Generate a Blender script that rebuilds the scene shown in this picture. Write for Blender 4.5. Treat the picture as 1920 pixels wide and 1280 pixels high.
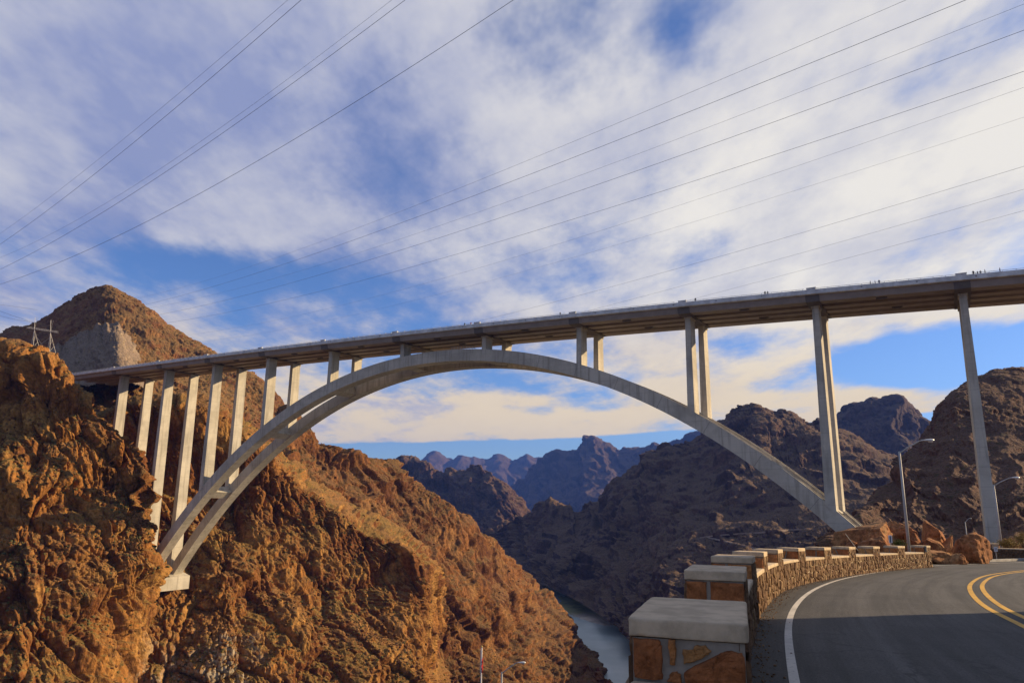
import bpy, bmesh, math, random
import numpy as np
from mathutils import Vector, Matrix
from mathutils.bvhtree import BVHTree

for o in list(bpy.data.objects):
    bpy.data.objects.remove(o, do_unlink=True)
S = bpy.context.scene
COL = S.collection
R = math.radians

# ------------------------------------------------------------------ camera
F = 1362.5186                    # focal length in photo pixels (1920 wide)
PITCH, ROLL = 0.21565, -0.01282
cp, sp_ = math.cos(PITCH), math.sin(PITCH)
cr, sr = math.cos(ROLL), math.sin(ROLL)
cam_d = bpy.data.cameras.new('camera')
cam = bpy.data.objects.new('camera', cam_d)
COL.objects.link(cam)
_r0, _u0, _f0 = Vector((1, 0, 0)), Vector((0, -sp_, cp)), Vector((0, cp, sp_))
_rr = cr * _r0 - sr * _u0
_uu = sr * _r0 + cr * _u0
cam.matrix_world = Matrix(((_rr.x, _uu.x, -_f0.x, 0), (_rr.y, _uu.y, -_f0.y, 0), (_rr.z, _uu.z, -_f0.z, 0), (0, 0, 0, 1)))
cam_d.sensor_width = 36.0
cam_d.lens = F / 1920 * 36
cam_d.clip_start = 0.1
cam_d.clip_end = 30000
S.camera = cam


def ray(px, py):
    u, v = (px - 960) / F, (640 - py) / F
    u, v = u * cr + v * sr, -u * sr + v * cr
    return np.array([u, cp - v * sp_, sp_ + v * cp])


def at(px, py, Y):
    """world point seen at a photo pixel, Y metres ahead of the viewpoint"""
    d = ray(px, py)
    return d * (Y / d[1])


# ------------------------------------------------------------------ sun, sky, exposure
SUN_AZ, SUN_EL = R(75), R(20.5)     # clockwise from the view direction (+Y)
sun_dir = Vector((math.sin(SUN_AZ) * math.cos(SUN_EL), math.cos(SUN_AZ) * math.cos(SUN_EL), math.sin(SUN_EL)))
sd = bpy.data.lights.new('sun', 'SUN')
sd.energy = 5.0
sd.angle = R(0.5)
sd.color = (1.0, 0.76, 0.46)
sun = bpy.data.objects.new('sun', sd)
COL.objects.link(sun)
sun.rotation_euler = sun_dir.to_track_quat('Z', 'Y').to_euler()

S.view_settings.view_transform = 'Standard'
S.view_settings.look = 'None'
S.view_settings.gamma = 1
S.view_settings.exposure = 0.65
S.view_settings.use_curve_mapping = False
S.render.engine = 'CYCLES'
S.cycles.max_bounces = 5
S.cycles.diffuse_bounces = 2
S.cycles.glossy_bounces = 2
S.cycles.volume_bounces = 0
S.cycles.transparent_max_bounces = 4


class NT:
    """tiny helper for node trees"""

    def __init__(self, tree):
        self.t = tree
        self.n = tree.nodes
        self.l = tree.links

    def new(self, typ, **kw):
        n = self.n.new(typ)
        for k, v in kw.items():
            setattr(n, k, v)
        return n

    def put(self, sock, val):
        if val is None:
            return
        if isinstance(val, bpy.types.NodeSocket):
            self.l.new(val, sock)
        elif isinstance(val, (tuple, list)) and len(val) == 3 and sock.type == 'RGBA':
            sock.default_value = (*val, 1)
        else:
            sock.default_value = val

    def math(self, op, a, b=None, c=None, clamp=False):
        n = self.new('ShaderNodeMath', operation=op, use_clamp=clamp)
        for s, v in zip(n.inputs, (a, b, c)):
            self.put(s, v)
        return n.outputs[0]

    def vmath(self, op, a, b=None, out=0, scale=None):
        n = self.new('ShaderNodeVectorMath', operation=op)
        self.put(n.inputs[0], a)
        self.put(n.inputs[1], b)
        if scale is not None:
            self.put(n.inputs['Scale'], scale)
        return n.outputs[out]

    def mix(self, fac, a, b, blend='MIX'):
        n = self.new('ShaderNodeMix', data_type='RGBA', blend_type=blend)
        self.put(n.inputs[0], fac)
        self.put(n.inputs[6], a)
        self.put(n.inputs[7], b)
        return n.outputs[2]

    def rng(self, v, a, b, c=0.0, d=1.0, smooth=True):
        n = self.new('ShaderNodeMapRange', interpolation_type='SMOOTHSTEP' if smooth else 'LINEAR')
        for s, x in zip(n.inputs, (v, a, b, c, d)):
            self.put(s, x)
        return n.outputs[0]

    def noise(self, vec, scale, detail=4, rough=0.55, dist=0.0, out=0):
        n = self.new('ShaderNodeTexNoise')
        self.put(n.inputs['Vector'], vec)
        n.inputs['Scale'].default_value = scale
        n.inputs['Detail'].default_value = detail
        n.inputs['Roughness'].default_value = rough
        n.inputs['Distortion'].default_value = dist
        return n.outputs[out]

    def voro(self, vec, scale, feature='F1', out=0):
        n = self.new('ShaderNodeTexVoronoi', feature=feature)
        self.put(n.inputs['Vector'], vec)
        n.inputs['Scale'].default_value = scale
        return n.outputs[out]

    def mapping(self, vec, scale=(1, 1, 1), rot=(0, 0, 0), loc=(0, 0, 0)):
        n = self.new('ShaderNodeMapping')
        self.put(n.inputs[0], vec)
        n.inputs['Scale'].default_value = scale
        n.inputs['Rotation'].default_value = rot
        n.inputs['Location'].default_value = loc
        return n.outputs[0]


# world: Nishita sky with a sheet of high broken cloud
W = bpy.data.worlds.new('World')
S.world = W
W.use_nodes = True
W.cycles.sampling_method = 'MANUAL'
W.cycles.sample_map_resolution = 512
w = NT(W.node_tree)
w.n.clear()
sky = w.new('ShaderNodeTexSky', sky_type='NISHITA')
sky.sun_disc = False
sky.sun_elevation = SUN_EL
sky.sun_rotation = SUN_AZ
sky.altitude = 400
sky.air_density = 1.0
sky.dust_density = 0.4
sky.ozone_density = 2.5
dirv = w.vmath('NORMALIZE', w.new('ShaderNodeTexCoord').outputs['Generated'])
sep = w.new('ShaderNodeSeparateXYZ')
w.l.new(dirv, sep.inputs[0])
dx, dy, dz = sep.outputs
zz = w.math('ADD', w.math('MAXIMUM', dz, 0.0), 0.13)
comb = w.new('ShaderNodeCombineXYZ')
w.l.new(w.math('DIVIDE', dx, zz), comb.inputs[0])
w.l.new(w.math('DIVIDE', dy, zz), comb.inputs[1])
pl = comb.outputs[0]
plr = w.mapping(pl, scale=(1.0, 0.62, 1), rot=(0, 0, R(28)))
n1 = w.noise(plr, 0.85, 5, 0.56, 0.35)
n2 = w.noise(w.mapping(plr, loc=(7.3, 2.1, 0)), 3.4, 5, 0.62)
dens = w.math('ADD', w.math('MULTIPLY', n1, 0.58), w.math('MULTIPLY', n2, 0.42))


def blob(px, py, rad_px, wgt):
    d = ray(px, py)
    d = d / np.linalg.norm(d)
    dt = w.vmath('DOT_PRODUCT', dirv, tuple(d), out=1)
    return w.rng(dt, math.cos(rad_px / F), 1.0, 0.0, wgt)


def streak(px, py, half_w, half_h, wgt):
    """soft bank of cloud (or gap) half_w degrees wide and half_h degrees high"""
    d = ray(px, py)
    az = math.atan2(d[0], d[1])
    el = math.atan2(d[2], math.hypot(d[0], d[1]))
    a = w.math('DIVIDE', w.math('SUBTRACT', AZ, az), R(half_w))
    e = w.math('DIVIDE', w.math('SUBTRACT', EL, el), R(half_h))
    q = w.math('ADD', w.math('MULTIPLY', a, a), w.math('MULTIPLY', e, e))
    return w.rng(q, 0.0, 1.0, wgt, 0.0)


AZ = w.math('ARCTAN2', dx, dy)
EL = w.math('ARCSINE', dz)
for bl in (blob(1300, 150, 700, 0.10), blob(820, 180, 420, 0.05), streak(1760, 668, 9, 3.0, -0.20), streak(500, 545, 15, 3.8, -0.105),
           streak(240, 500, 11, 4.0, -0.09), streak(1120, 752, 4.5, 1.0, -0.10), streak(950, 768, 6, 0.5, -0.06), streak(360, 560, 3.5, 2.0, 0.11),
           streak(900, 790, 24, 3.0, 0.12), streak(740, 760, 11, 3.2, 0.07), blob(180, 260, 330, 0.10), blob(60, 60, 260, 0.05), streak(1620, 760, 14, 1.8, 0.12), streak(1750, 600, 9, 2.0, 0.10), streak(1430, 640, 7, 1.5, -0.07),
           streak(1300, 730, 5, 1.3, 0.06), blob(1310, 30, 120, -0.08), blob(1020, 60, 170, -0.07), streak(1700, 400, 16, 8, 0.06)):
    dens = w.math('ADD', dens, bl)
# the clear strip low over the horizon
dens = w.math('SUBTRACT', dens, w.rng(w.math('ADD', EL, w.math('MULTIPLY', AZ, -0.05)), R(4.9), R(4.2), 0.0, 0.5))
cover = w.rng(dens, 0.41, 0.60, 0.0, 1.0)
sun_al = w.vmath('DOT_PRODUCT', dirv, tuple(sun_dir), out=1)
toward = w.rng(sun_al, 0.05, 0.80, 0.0, 1.0)
n3 = w.noise(w.mapping(plr, loc=(3.1, 9.4, 0)), 1.9, 5, 0.62)
tex = w.math('ADD', w.math('MULTIPLY', n3, 0.55), w.math('MULTIPLY', n2, 0.45))
litc = w.math('ADD', w.math('MULTIPLY', toward, 0.70), w.rng(tex, 0.34, 0.66, -0.10, 0.50))
litc = w.math('ADD', litc, w.rng(EL, R(13), R(6), 0.0, 0.32), clamp=True)
c_shade = (0.285, 0.335, 0.56)
c_lit = (0.92, 0.88, 0.81)
c_warm = (1.0, 0.79, 0.46)
cc = w.mix(litc, c_shade, c_lit)
low = w.rng(EL, R(17), R(6), 0.0, 0.85)
cc = w.mix(w.math('MULTIPLY', low, w.rng(litc, 0.1, 0.6)), cc, c_warm)
skyc = w.mix(1.0, sky.outputs[0], (0.72, 0.90, 1.28), 'MULTIPLY')
bg1 = w.new('ShaderNodeBackground')
w.l.new(skyc, bg1.inputs[0])
bg1.inputs[1].default_value = 0.074
bg2 = w.new('ShaderNodeBackground')
w.l.new(cc, bg2.inputs[0])
bg2.inputs[1].default_value = 0.63
mx = w.new('ShaderNodeMixShader')
w.l.new(cover, mx.inputs[0])
w.l.new(bg1.outputs[0], mx.inputs[1])
w.l.new(bg2.outputs[0], mx.inputs[2])
wo = w.new('ShaderNodeOutputWorld')
w.l.new(mx.outputs[0], wo.inputs[0])

# ------------------------------------------------------------------ generic helpers
MATS = {}


def mat(name, build, rough=0.85, spec=0.3):
    m = bpy.data.materials.new(name)
    m.use_nodes = True
    t = NT(m.node_tree)
    b = t.n['Principled BSDF']
    b.inputs['Roughness'].default_value = rough
    b.inputs['Specular IOR Level'].default_value = spec
    build(t, b)
    MATS[name] = m
    return m


def flat(name, col, rough=0.6, spec=0.4, metal=0.0, var=0.15, vs=3.0, bump=0.0):
    def f(t, b):
        pos = t.new('ShaderNodeTexCoord').outputs['Object']
        v = t.rng(t.noise(pos, vs, 5, 0.6), 0.3, 0.7, 1 - var, 1 + var)
        b_ = t.mix(1.0, col, v, 'MULTIPLY')
        t.put(b.inputs['Base Color'], b_)
        b.inputs['Metallic'].default_value = metal
        if bump:
            bn = t.new('ShaderNodeBump')
            bn.inputs['Strength'].default_value = bump
            bn.inputs['Distance'].default_value = 0.02
            t.l.new(t.noise(pos, vs * 6, 6, 0.6), bn.inputs['Height'])
            t.l.new(bn.outputs[0], b.inputs['Normal'])
    return mat(name, f, rough, spec)


def rock_mat(name, cols, gravel, dark, size=1.0, bump=1.0, talus=(0.50, 0.74), streak_amt=0.6, shrub=0.5, gravel2=None, pale=None):
    """cols: three rock tones; gravel: loose debris on ledges; dark: desert varnish"""
    def f(t, b):
        pos = t.new('ShaderNodeNewGeometry')
        P, N = pos.outputs['Position'], pos.outputs['Normal']
        k = 1 / size
        a = t.noise(P, 0.018 * k, 4, 0.6, 0.6)
        c = t.mix(t.rng(a, 0.42, 0.56), cols[0], cols[1])
        c = t.mix(t.rng(t.noise(P, 0.05 * k, 5, 0.6, 0.4), 0.48, 0.64), c, cols[2])
        st = t.noise(t.mapping(P, scale=(0.16 * k, 0.16 * k, 0.03 * k)), 1.0, 4, 0.62, 0.5)
        c = t.mix(t.math('MULTIPLY', t.rng(st, 0.50, 0.68), streak_amt), c, dark)
        fine = t.noise(P, 0.55 * k, 6, 0.66)
        c = t.mix(1.0, c, t.rng(fine, 0.28, 0.72, 0.55, 1.42), 'MULTIPLY')
        nz = t.new('ShaderNodeSeparateXYZ')
        t.l.new(N, nz.inputs[0])
        slope = t.math('ADD', nz.outputs[2], t.math('MULTIPLY', t.math('SUBTRACT', fine, 0.5), 0.5))
        if pale is not None:
            # patch of bleached rock
            dp = t.vmath('DISTANCE', P, tuple(pale[0]), out=1)
            dp = t.math('ADD', dp, t.math('MULTIPLY', t.math('SUBTRACT', t.noise(P, 0.06, 5, 0.65, 0.5), 0.5), pale[1] * 2.4))
            c = t.mix(t.math('MULTIPLY', t.rng(dp, pale[1], pale[1] * 0.45), t.rng(fine, 0.36, 0.56, 0.15, 0.85)), c, pale[2])
        gc = gravel if gravel2 is None else t.mix(t.rng(t.noise(P, 0.035 * k, 4, 0.6), 0.44, 0.58), gravel, gravel2)
        g = t.mix(1.0, gc, t.rng(t.noise(P, 1.4 * k, 3, 0.7), 0.3, 0.7, 0.6, 1.35), 'MULTIPLY')
        vd = t.voro(P, 0.32 * k)
        g = t.mix(t.math('MULTIPLY', t.rng(vd, 0.34, 0.18), shrub), g, (0.055, 0.055, 0.022))
        c = t.mix(t.rng(slope, talus[0], talus[1]), c, g)
        t.put(b.inputs['Base Color'], c)
        cr_ = t.voro(t.vmath('ADD', P, t.vmath('SCALE', t.noise(P, 0.3 * k, 3, 0.5, out=1), None, scale=3.0 / k)), 0.30 * k, 'DISTANCE_TO_EDGE')
        h = t.math('ADD', t.math('MULTIPLY', t.noise(t.mapping(P, scale=(1, 1, 0.55)), 0.45 * k, 5, 0.62), 1.25), t.math('MULTIPLY', t.rng(cr_, 0.0, 0.10), 0.12))
        bn = t.new('ShaderNodeBump')
        bn.inputs['Strength'].default_value = 0.85
        bn.inputs['Distance'].default_value = 1.1 * size * bump
        t.l.new(h, bn.inputs['Height'])
        t.l.new(bn.outputs[0], b.inputs['Normal'])
    return mat(name, f, 0.95, 0.12)


def link(name, me, m=None, parent=None, smooth=False):
    o = bpy.data.objects.new(name, me)
    COL.objects.link(o)
    if m is not None:
        me.materials.clear()
        for mm in (m if isinstance(m, (list, tuple)) else [m]):
            me.materials.append(mm)
    if smooth:
        me.polygons.foreach_set('use_smooth', np.ones(len(me.polygons), dtype=bool))
    if parent is not None:
        o.parent = parent
    return o


def tag(o, label=None, cat=None, group=None, kind=None):
    for k, v in (('label', label), ('category', cat), ('group', group), ('kind', kind)):
        if v:
            o[k] = v
    return o


def empty(name, loc=(0, 0, 0)):
    o = bpy.data.objects.new(name, None)
    o.location = loc
    o.empty_display_size = 0.2
    COL.objects.link(o)
    return o


class MB:
    """collects faces, builds one mesh"""

    def __init__(self):
        self.v, self.f, self.mi = [], [], []

    def add(self, vs, fs, mi=0):
        n = len(self.v)
        self.v += [tuple(float(c) for c in p) for p in vs]
        self.f += [tuple(i + n for i in q) for q in fs]
        self.mi += [mi] * len(fs)

    def hexa(self, p, mi=0):
        """8 corners: 0-3 bottom ring, 4-7 top ring"""
        self.add(p, [(3, 2, 1, 0), (4, 5, 6, 7), (0, 1, 5, 4), (1, 2, 6, 5), (2, 3, 7, 6), (3, 0, 4, 7)], mi)

    def box(self, c, s, rz=0.0, mi=0):
        cx, sx = math.cos(rz), math.sin(rz)
        p = []
        for z in (-1, 1):
            for x, y in ((-1, -1), (1, -1), (1, 1), (-1, 1)):
                a, b_ = x * s[0] / 2, y * s[1] / 2
                p.append((c[0] + a * cx - b_ * sx, c[1] + a * sx + b_ * cx, c[2] + z * s[2] / 2))
        self.hexa(p, mi)

    def tube(self, pts, r, n=8, mi=0, cap=True):
        pts = [Vector(p) for p in pts]
        rs = r if isinstance(r, (list, tuple)) else [r] * len(pts)
        rings = []
        up = Vector((0, 0, 1))
        d0 = (pts[1] - pts[0]).normalized()
        if abs(d0.z) > 0.9:
            up = Vector((0, 1, 0))
        for i, p in enumerate(pts):
            d = (pts[min(i + 1, len(pts) - 1)] - pts[max(i - 1, 0)]).normalized()
            a = d.cross(up).normalized()
            b_ = a.cross(d).normalized()
            rings.append([p + (a * math.cos(t) + b_ * math.sin(t)) * rs[i] for t in [2 * math.pi * j / n for j in range(n)]])
        vs = [q for rg in rings for q in rg]
        fs = []
        for i in range(len(pts) - 1):
            for j in range(n):
                k = (j + 1) % n
                fs.append((i * n + j, i * n + k, (i + 1) * n + k, (i + 1) * n + j))
        if cap:
            fs.append(tuple(range(n - 1, -1, -1)))
            fs.append(tuple((len(pts) - 1) * n + j for j in range(n)))
        self.add(vs, fs, mi)

    def sweep(self, path, profile, closed=True, caps=True, mi=0):
        """path: list of (origin, right, up); profile: list of (a,b)"""
        n = len(profile)
        vs = []
        for o_, r_, u_ in path:
            for a, b_ in profile:
                vs.append(Vector(o_) + Vector(r_) * a + Vector(u_) * b_)
        fs = []
        for i in range(len(path) - 1):
            for j in range(n if closed else n - 1):
                k = (j + 1) % n
                fs.append((i * n + j, i * n + k, (i + 1) * n + k, (i + 1) * n + j))
        if caps and closed:
            fs.append(tuple(range(n - 1, -1, -1)))
            fs.append(tuple((len(path) - 1) * n + j for j in range(n)))
        self.add(vs, fs, mi)

    def mesh(self, name):
        me = bpy.data.meshes.new(name)
        me.from_pydata(self.v, [], self.f)
        if any(self.mi):
            me.polygons.foreach_set('material_index', self.mi)
        me.validate()
        bm = bmesh.new()
        bm.from_mesh(me)
        bmesh.ops.recalc_face_normals(bm, faces=bm.faces)
        bm.to_mesh(me)
        bm.free()
        return me

    def build(self, name, m, parent=None, smooth=False, loc=None):
        if loc is not None:
            self.v = [(p[0] - loc[0], p[1] - loc[1], p[2] - loc[2]) for p in self.v]
        o = link(name, self.mesh(name), m, parent, smooth)
        if loc is not None:
            o.location = loc
        return o


# ------------------------------------------------------------------ numpy noise
_rt = np.random.RandomState(11).rand(4, 65536)


def _hash(ix, iy, iz, seed):
    h = (ix * 73856093) ^ (iy * 19349663) ^ (iz * 83492791) ^ (seed * 2654435)
    h = (h ^ (h >> 13)) * 1274126177
    return (h ^ (h >> 16)) & 65535


def vnoise(p, seed=0):
    i = np.floor(p).astype(np.int64)
    f = p - i
    f = f * f * f * (f * (f * 6 - 15) + 10)
    r = 0
    for a in (0, 1):
        wa = f[:, 0] if a else 1 - f[:, 0]
        for b in (0, 1):
            wb = wa * (f[:, 1] if b else 1 - f[:, 1])
            for c in (0, 1):
                r = r + wb * (f[:, 2] if c else 1 - f[:, 2]) * _rt[0][_hash(i[:, 0] + a, i[:, 1] + b, i[:, 2] + c, seed)]
    return r * 2 - 1


def fbm(p, oct=5, seed=0, gain=0.5, ridged=False):
    r = np.zeros(len(p))
    a = 1.0
    q = p.copy()
    for k in range(oct):
        n = vnoise(q, seed + k * 17)
        r += a * ((1 - 2 * np.abs(n)) if ridged else n)
        a *= gain
        q = q * 2.03 + 13.7
    return r


def worley(p, seed=0):
    """nearest cell: distance, second distance, a random value and a random tilt per cell"""
    i = np.floor(p).astype(np.int64)
    best = np.full(len(p), 9.0)
    sec = np.full(len(p), 9.0)
    val = np.zeros(len(p))
    tilt = np.zeros(len(p))
    for a in (-1, 0, 1):
        for b in (-1, 0, 1):
            for c in (-1, 0, 1):
                j = i + (a, b, c)
                h = _hash(j[:, 0], j[:, 1], j[:, 2], seed)
                o = np.stack([j[:, 0] + _rt[0][h], j[:, 1] + _rt[1][h], j[:, 2] + _rt[2][h]], 1) - p
                d = np.sqrt((o * o).sum(1))
                m = d < best
                sec = np.where(m, best, np.minimum(sec, d))
                val = np.where(m, _rt[3][h], val)
                h2 = (h * 7 + 91) & 65535
                tilt = np.where(m, o[:, 0] * (_rt[0][h2] - 0.5) + o[:, 1] * (_rt[1][h2] - 0.5) + o[:, 2] * (_rt[2][h2] - 0.5), tilt)
                best = np.where(m, d, best)
    return best, sec, val, tilt


def rock_disp(P, size, amp, seed, blocky=1.0, layers=3, bed=0.0, st=None, gully=0.0, gsize=2.2, elong=0.30, patchy=0.0):
    """outward displacement in metres for jointed desert rock; size = big joint spacing"""
    q = P / size
    wv = np.stack([fbm(q * 0.7 + s, 3, seed + 3 + s) for s in (0, 31, 62)], 1)
    lean = np.stack([q[:, 0] + 0.30 * q[:, 2], q[:, 1] + 0.12 * q[:, 2], q[:, 2] - 0.15 * q[:, 0]], 1)
    # where bare cliff gives way to loose slopes
    mk = np.clip(0.5 + 1.6 * fbm(q * (0.16, 0.16, 0.22) + 3.3, 3, seed + 400, 0.5), 0, 1)
    mk = mk * mk * (3 - 2 * mk)
    mk = 1 - patchy * (1 - mk)
    d = 0.9 * fbm(q * (0.20, 0.20, 0.20), 3, seed + 5)
    sc = 1.0
    am = 1.4 * blocky
    for k in range(layers):
        # angular joint blocks: every cell is a tilted plane with its own offset
        b, s2, v, t = worley(lean * (1.0, 1.0, elong if k < 2 else 0.5) * sc + wv * (0.10 * 0.6 ** k), seed + 40 + k)
        d += mk * (am * ((v - 0.5) * 1.5 + t * 1.7) - am * 0.55 * np.clip(1 - (s2 - b) * 7, 0, 1))
        sc *= 2.6
        am *= 0.42
    d += 0.04 * fbm(q * 7.0, 3, seed + 77, 0.6)
    if bed:
        # cliff bands and ledges
        zb = P[:, 2] / (size * 2.2) + 0.22 * wv[:, 0] + 0.5 * fbm(q * 0.12, 2, seed + 9)
        fz = zb % 1.0
        hz = _rt[0][_hash(np.floor(zb).astype(np.int64), np.zeros(len(P), np.int64), np.zeros(len(P), np.int64), seed)]
        d += bed * (np.where(fz < 0.70, -fz / 0.70, -(1 - fz) / 0.30) + 0.5) * (0.4 + 1.1 * hz)
    if gully and st is not None:
        # ribs and chutes running down the slope
        g = np.stack([st[:, 0] / (size * gsize) + 0.22 * wv[:, 0], st[:, 1] / (size * gsize * 3.6), np.full(len(P), seed * 1.7)], 1)
        d += gully * (fbm(g, 5, seed + 200, 0.5, True) - 0.3)
        # narrow dark joints, mostly upright
        for fq, dep in ((0.55, 0.55), (0.22, 0.30)):
            g2 = np.stack([st[:, 0] / (size * fq) + 0.8 * wv[:, 1], st[:, 1] / (size * fq * 5.5) + 0.4 * wv[:, 2], np.full(len(P), seed * 0.9 + fq)], 1)
            d -= mk * blocky * dep * np.clip(1 - np.abs(vnoise(g2, seed + 500)) * 7, 0, 1)
    return (d - d.mean()) * amp


def cat_rom(C, n_per):
    """Catmull-Rom along axis 0; n_per: samples for each interval"""
    out = []
    K = C.shape[0]
    for k in range(K - 1):
        p0 = C[k - 1] if k > 0 else 2 * C[0] - C[1]
        p1, p2 = C[k], C[k + 1]
        p3 = C[k + 2] if k + 2 < K else 2 * C[-1] - C[-2]
        n = n_per[k]
        t = np.arange(n) / n
        t = t.reshape((-1,) + (1,) * (C.ndim - 1))
        out.append(0.5 * (2 * p1 + (p2 - p0) * t + (2 * p0 - 5 * p1 + 4 * p2 - p3) * t ** 2 + (3 * p1 - p0 - 3 * p2 + p3) * t ** 3))
    out.append(C[-1:])
    return np.concatenate(out, 0)


def pix(P):
    """photo pixel of world points (N,3)"""
    d = P[..., 1] * cp + P[..., 2] * sp_
    u = P[..., 0] / d * F
    v = (-P[..., 1] * sp_ + P[..., 2] * cp) / d * F
    return np.stack([960 + u * cr - v * sr, 640 - (u * sr + v * cr)], -1)


def grid_mesh(name, G):
    r, c = G.shape[:2]
    me = bpy.data.meshes.new(name)
    me.vertices.add(r * c)
    me.vertices.foreach_set('co', G.reshape(-1).astype(np.float32))
    i = (np.arange(r - 1)[:, None] * c + np.arange(c - 1)[None, :])
    q = np.stack([i, i + 1, i + c + 1, i + c], -1).reshape(-1, 4)
    nf = len(q)
    me.loops.add(nf * 4)
    me.loops.foreach_set('vertex_index', q.reshape(-1).astype(np.int32))
    me.polygons.add(nf)
    me.polygons.foreach_set('loop_start', (np.arange(nf) * 4).astype(np.int32))
    me.update(calc_edges=True)
    return me


def sheet(name, rows, m, size, amp, seed, step=2.0, back=((40, -18), (110, -90)), blocky=1.0, layers=3, bed=0.0, gully=0.0, gsize=2.2, peaks=(0, 1), elong=0.30, patchy=0.0, mod=None):
    """terrain built from control rows (crest first, foot last); each control point is a place in the world"""
    C = np.array([[at(*p) for p in r] for r in rows])
    hid = []
    for dist, drop in back:
        b = C[0].copy()
        h = b[:, :2] / np.linalg.norm(b[:, :2], axis=1)[:, None]
        b[:, :2] += h * dist
        b[:, 2] += drop
        hid.insert(0, b)
    C = np.concatenate([np.array(hid), C], 0) if hid else C
    px = pix(C)
    nr = []
    for k in range(C.shape[0] - 1):
        L = np.linalg.norm(px[k + 1] - px[k], axis=1).max()
        n = int(max(3, min(L / step, 400)))
        if k < len(hid):
            n = min(n, 14)
        nr.append(n)
    nc = []
    for k in range(C.shape[1] - 1):
        pl_ = np.linalg.norm(px[len(hid):, k + 1] - px[len(hid):, k], axis=1).max() / step
        wl_ = np.linalg.norm(C[len(hid):, k + 1] - C[len(hid):, k], axis=1).max() / (C[len(hid):, k, 1].mean() / F * step * 3)
        nc.append(int(max(2, pl_, min(wl_, pl_ + 60))))
    G = cat_rom(C, nr)
    G = cat_rom(G.transpose(1, 0, 2), nc).transpose(1, 0, 2)
    if peaks[0]:
        # broken crest line
        sc_ = np.cumsum(np.linalg.norm(np.diff(G, axis=1, prepend=G[:, :1]), axis=2).mean(0)) / peaks[1]
        cr_ = fbm(np.stack([sc_, np.full(len(sc_), seed + 0.5), np.zeros(len(sc_))], 1), 5, seed + 300, 0.5, True) - 0.45
        kc = sum(nr[:len(hid)])
        wv_ = np.exp(-((np.arange(G.shape[0]) - kc) / (0.30 * max(1, G.shape[0] - kc))) ** 2)
        G[..., 2] += peaks[0] * wv_[:, None] * cr_[None, :]
    du = np.gradient(G, axis=1)
    dv = np.gradient(G, axis=0)
    N = np.cross(du, dv)
    N /= np.linalg.norm(N, axis=2)[..., None] + 1e-9
    tocam = -G / np.linalg.norm(G, axis=2)[..., None]
    if (N * tocam).sum(2).mean() < 0:
        N = -N
    for _ in range(10):
        N[1:-1] = 0.5 * N[1:-1] + 0.25 * (N[:-2] + N[2:])
        N[:, 1:-1] = 0.5 * N[:, 1:-1] + 0.25 * (N[:, :-2] + N[:, 2:])
    N /= np.linalg.norm(N, axis=2)[..., None] + 1e-9
    N[..., 2] *= 0.55
    P = G.reshape(-1, 3)
    su = np.cumsum(np.linalg.norm(np.diff(G, axis=1, prepend=G[:, :1]), axis=2).mean(0))
    tv = np.cumsum(np.linalg.norm(np.diff(G, axis=0, prepend=G[:1]), axis=2), axis=0)
    st = np.stack([np.broadcast_to(su[None, :], tv.shape).ravel(), tv.ravel()], 1)
    d = rock_disp(P, size, amp, seed, blocky, layers, bed, st, gully, gsize, elong, patchy)
    if mod is not None:
        d = d * mod(P)
    G2 = (P + N.reshape(-1, 3) * d[:, None]).reshape(G.shape)
    me = grid_mesh(name, G2)
    o = link(name, me, m, smooth=False)
    o['kind'] = 'structure'
    return o, G2


def bvh(o):
    me = o.data
    n = len(me.vertices)
    co = np.empty(n * 3, dtype=np.float32)
    me.vertices.foreach_get('co', co)
    return BVHTree.FromPolygons([Vector(c) for c in co.reshape(-1, 3)], [tuple(p.vertices) for p in me.polygons])
# ------------------------------------------------------------------ terrain
RIVER_Z = -150.0
m_gold = rock_mat('golden canyon rock', ((0.275, 0.120, 0.030), (0.14, 0.052, 0.016), (0.32, 0.165, 0.046)), (0.235, 0.120, 0.040), (0.045, 0.019, 0.008), 1.0, streak_amt=0.8, gravel2=(0.20, 0.118, 0.034), pale=(at(390, 1235, 326), 30.0, (0.38, 0.325, 0.23)))
m_gold2 = rock_mat('russet canyon rock', ((0.20, 0.084, 0.027), (0.105, 0.041, 0.015), (0.245, 0.122, 0.042)), (0.18, 0.090, 0.034), (0.04, 0.018, 0.009), 1.1, streak_amt=0.8, gravel2=(0.14, 0.078, 0.029))
m_hill = rock_mat('brown hill rubble', ((0.185, 0.080, 0.033), (0.12, 0.052, 0.025), (0.23, 0.12, 0.044)), (0.215, 0.125, 0.048), (0.075, 0.036, 0.02), 1.1, talus=(0.62, 0.92), shrub=0.7)
m_dark = rock_mat('dark volcanic slope', ((0.095, 0.052, 0.036), (0.062, 0.036, 0.029), (0.125, 0.075, 0.046)), (0.13, 0.083, 0.049), (0.028, 0.018, 0.016), 2.6, bump=0.9, talus=(0.62, 0.90), shrub=0.35)
m_far = rock_mat('far mountain rock', ((0.075, 0.046, 0.040), (0.052, 0.034, 0.032), (0.10, 0.066, 0.050)), (0.11, 0.074, 0.053), (0.055, 0.038, 0.035), 6.0, bump=0.8, talus=(0.6, 0.9), shrub=0.2)
m_red = rock_mat('reddish brown slope', ((0.105, 0.048, 0.029), (0.07, 0.034, 0.024), (0.13, 0.068, 0.041)), (0.125, 0.072, 0.045), (0.055, 0.032, 0.024), 1.4, talus=(0.55, 0.85))
m_spoil = rock_mat('grey spoil slope', ((0.23, 0.165, 0.115), (0.18, 0.125, 0.088), (0.25, 0.185, 0.12)), (0.22, 0.16, 0.11), (0.12, 0.088, 0.065), 0.8, bump=0.8, shrub=0.6)

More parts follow.
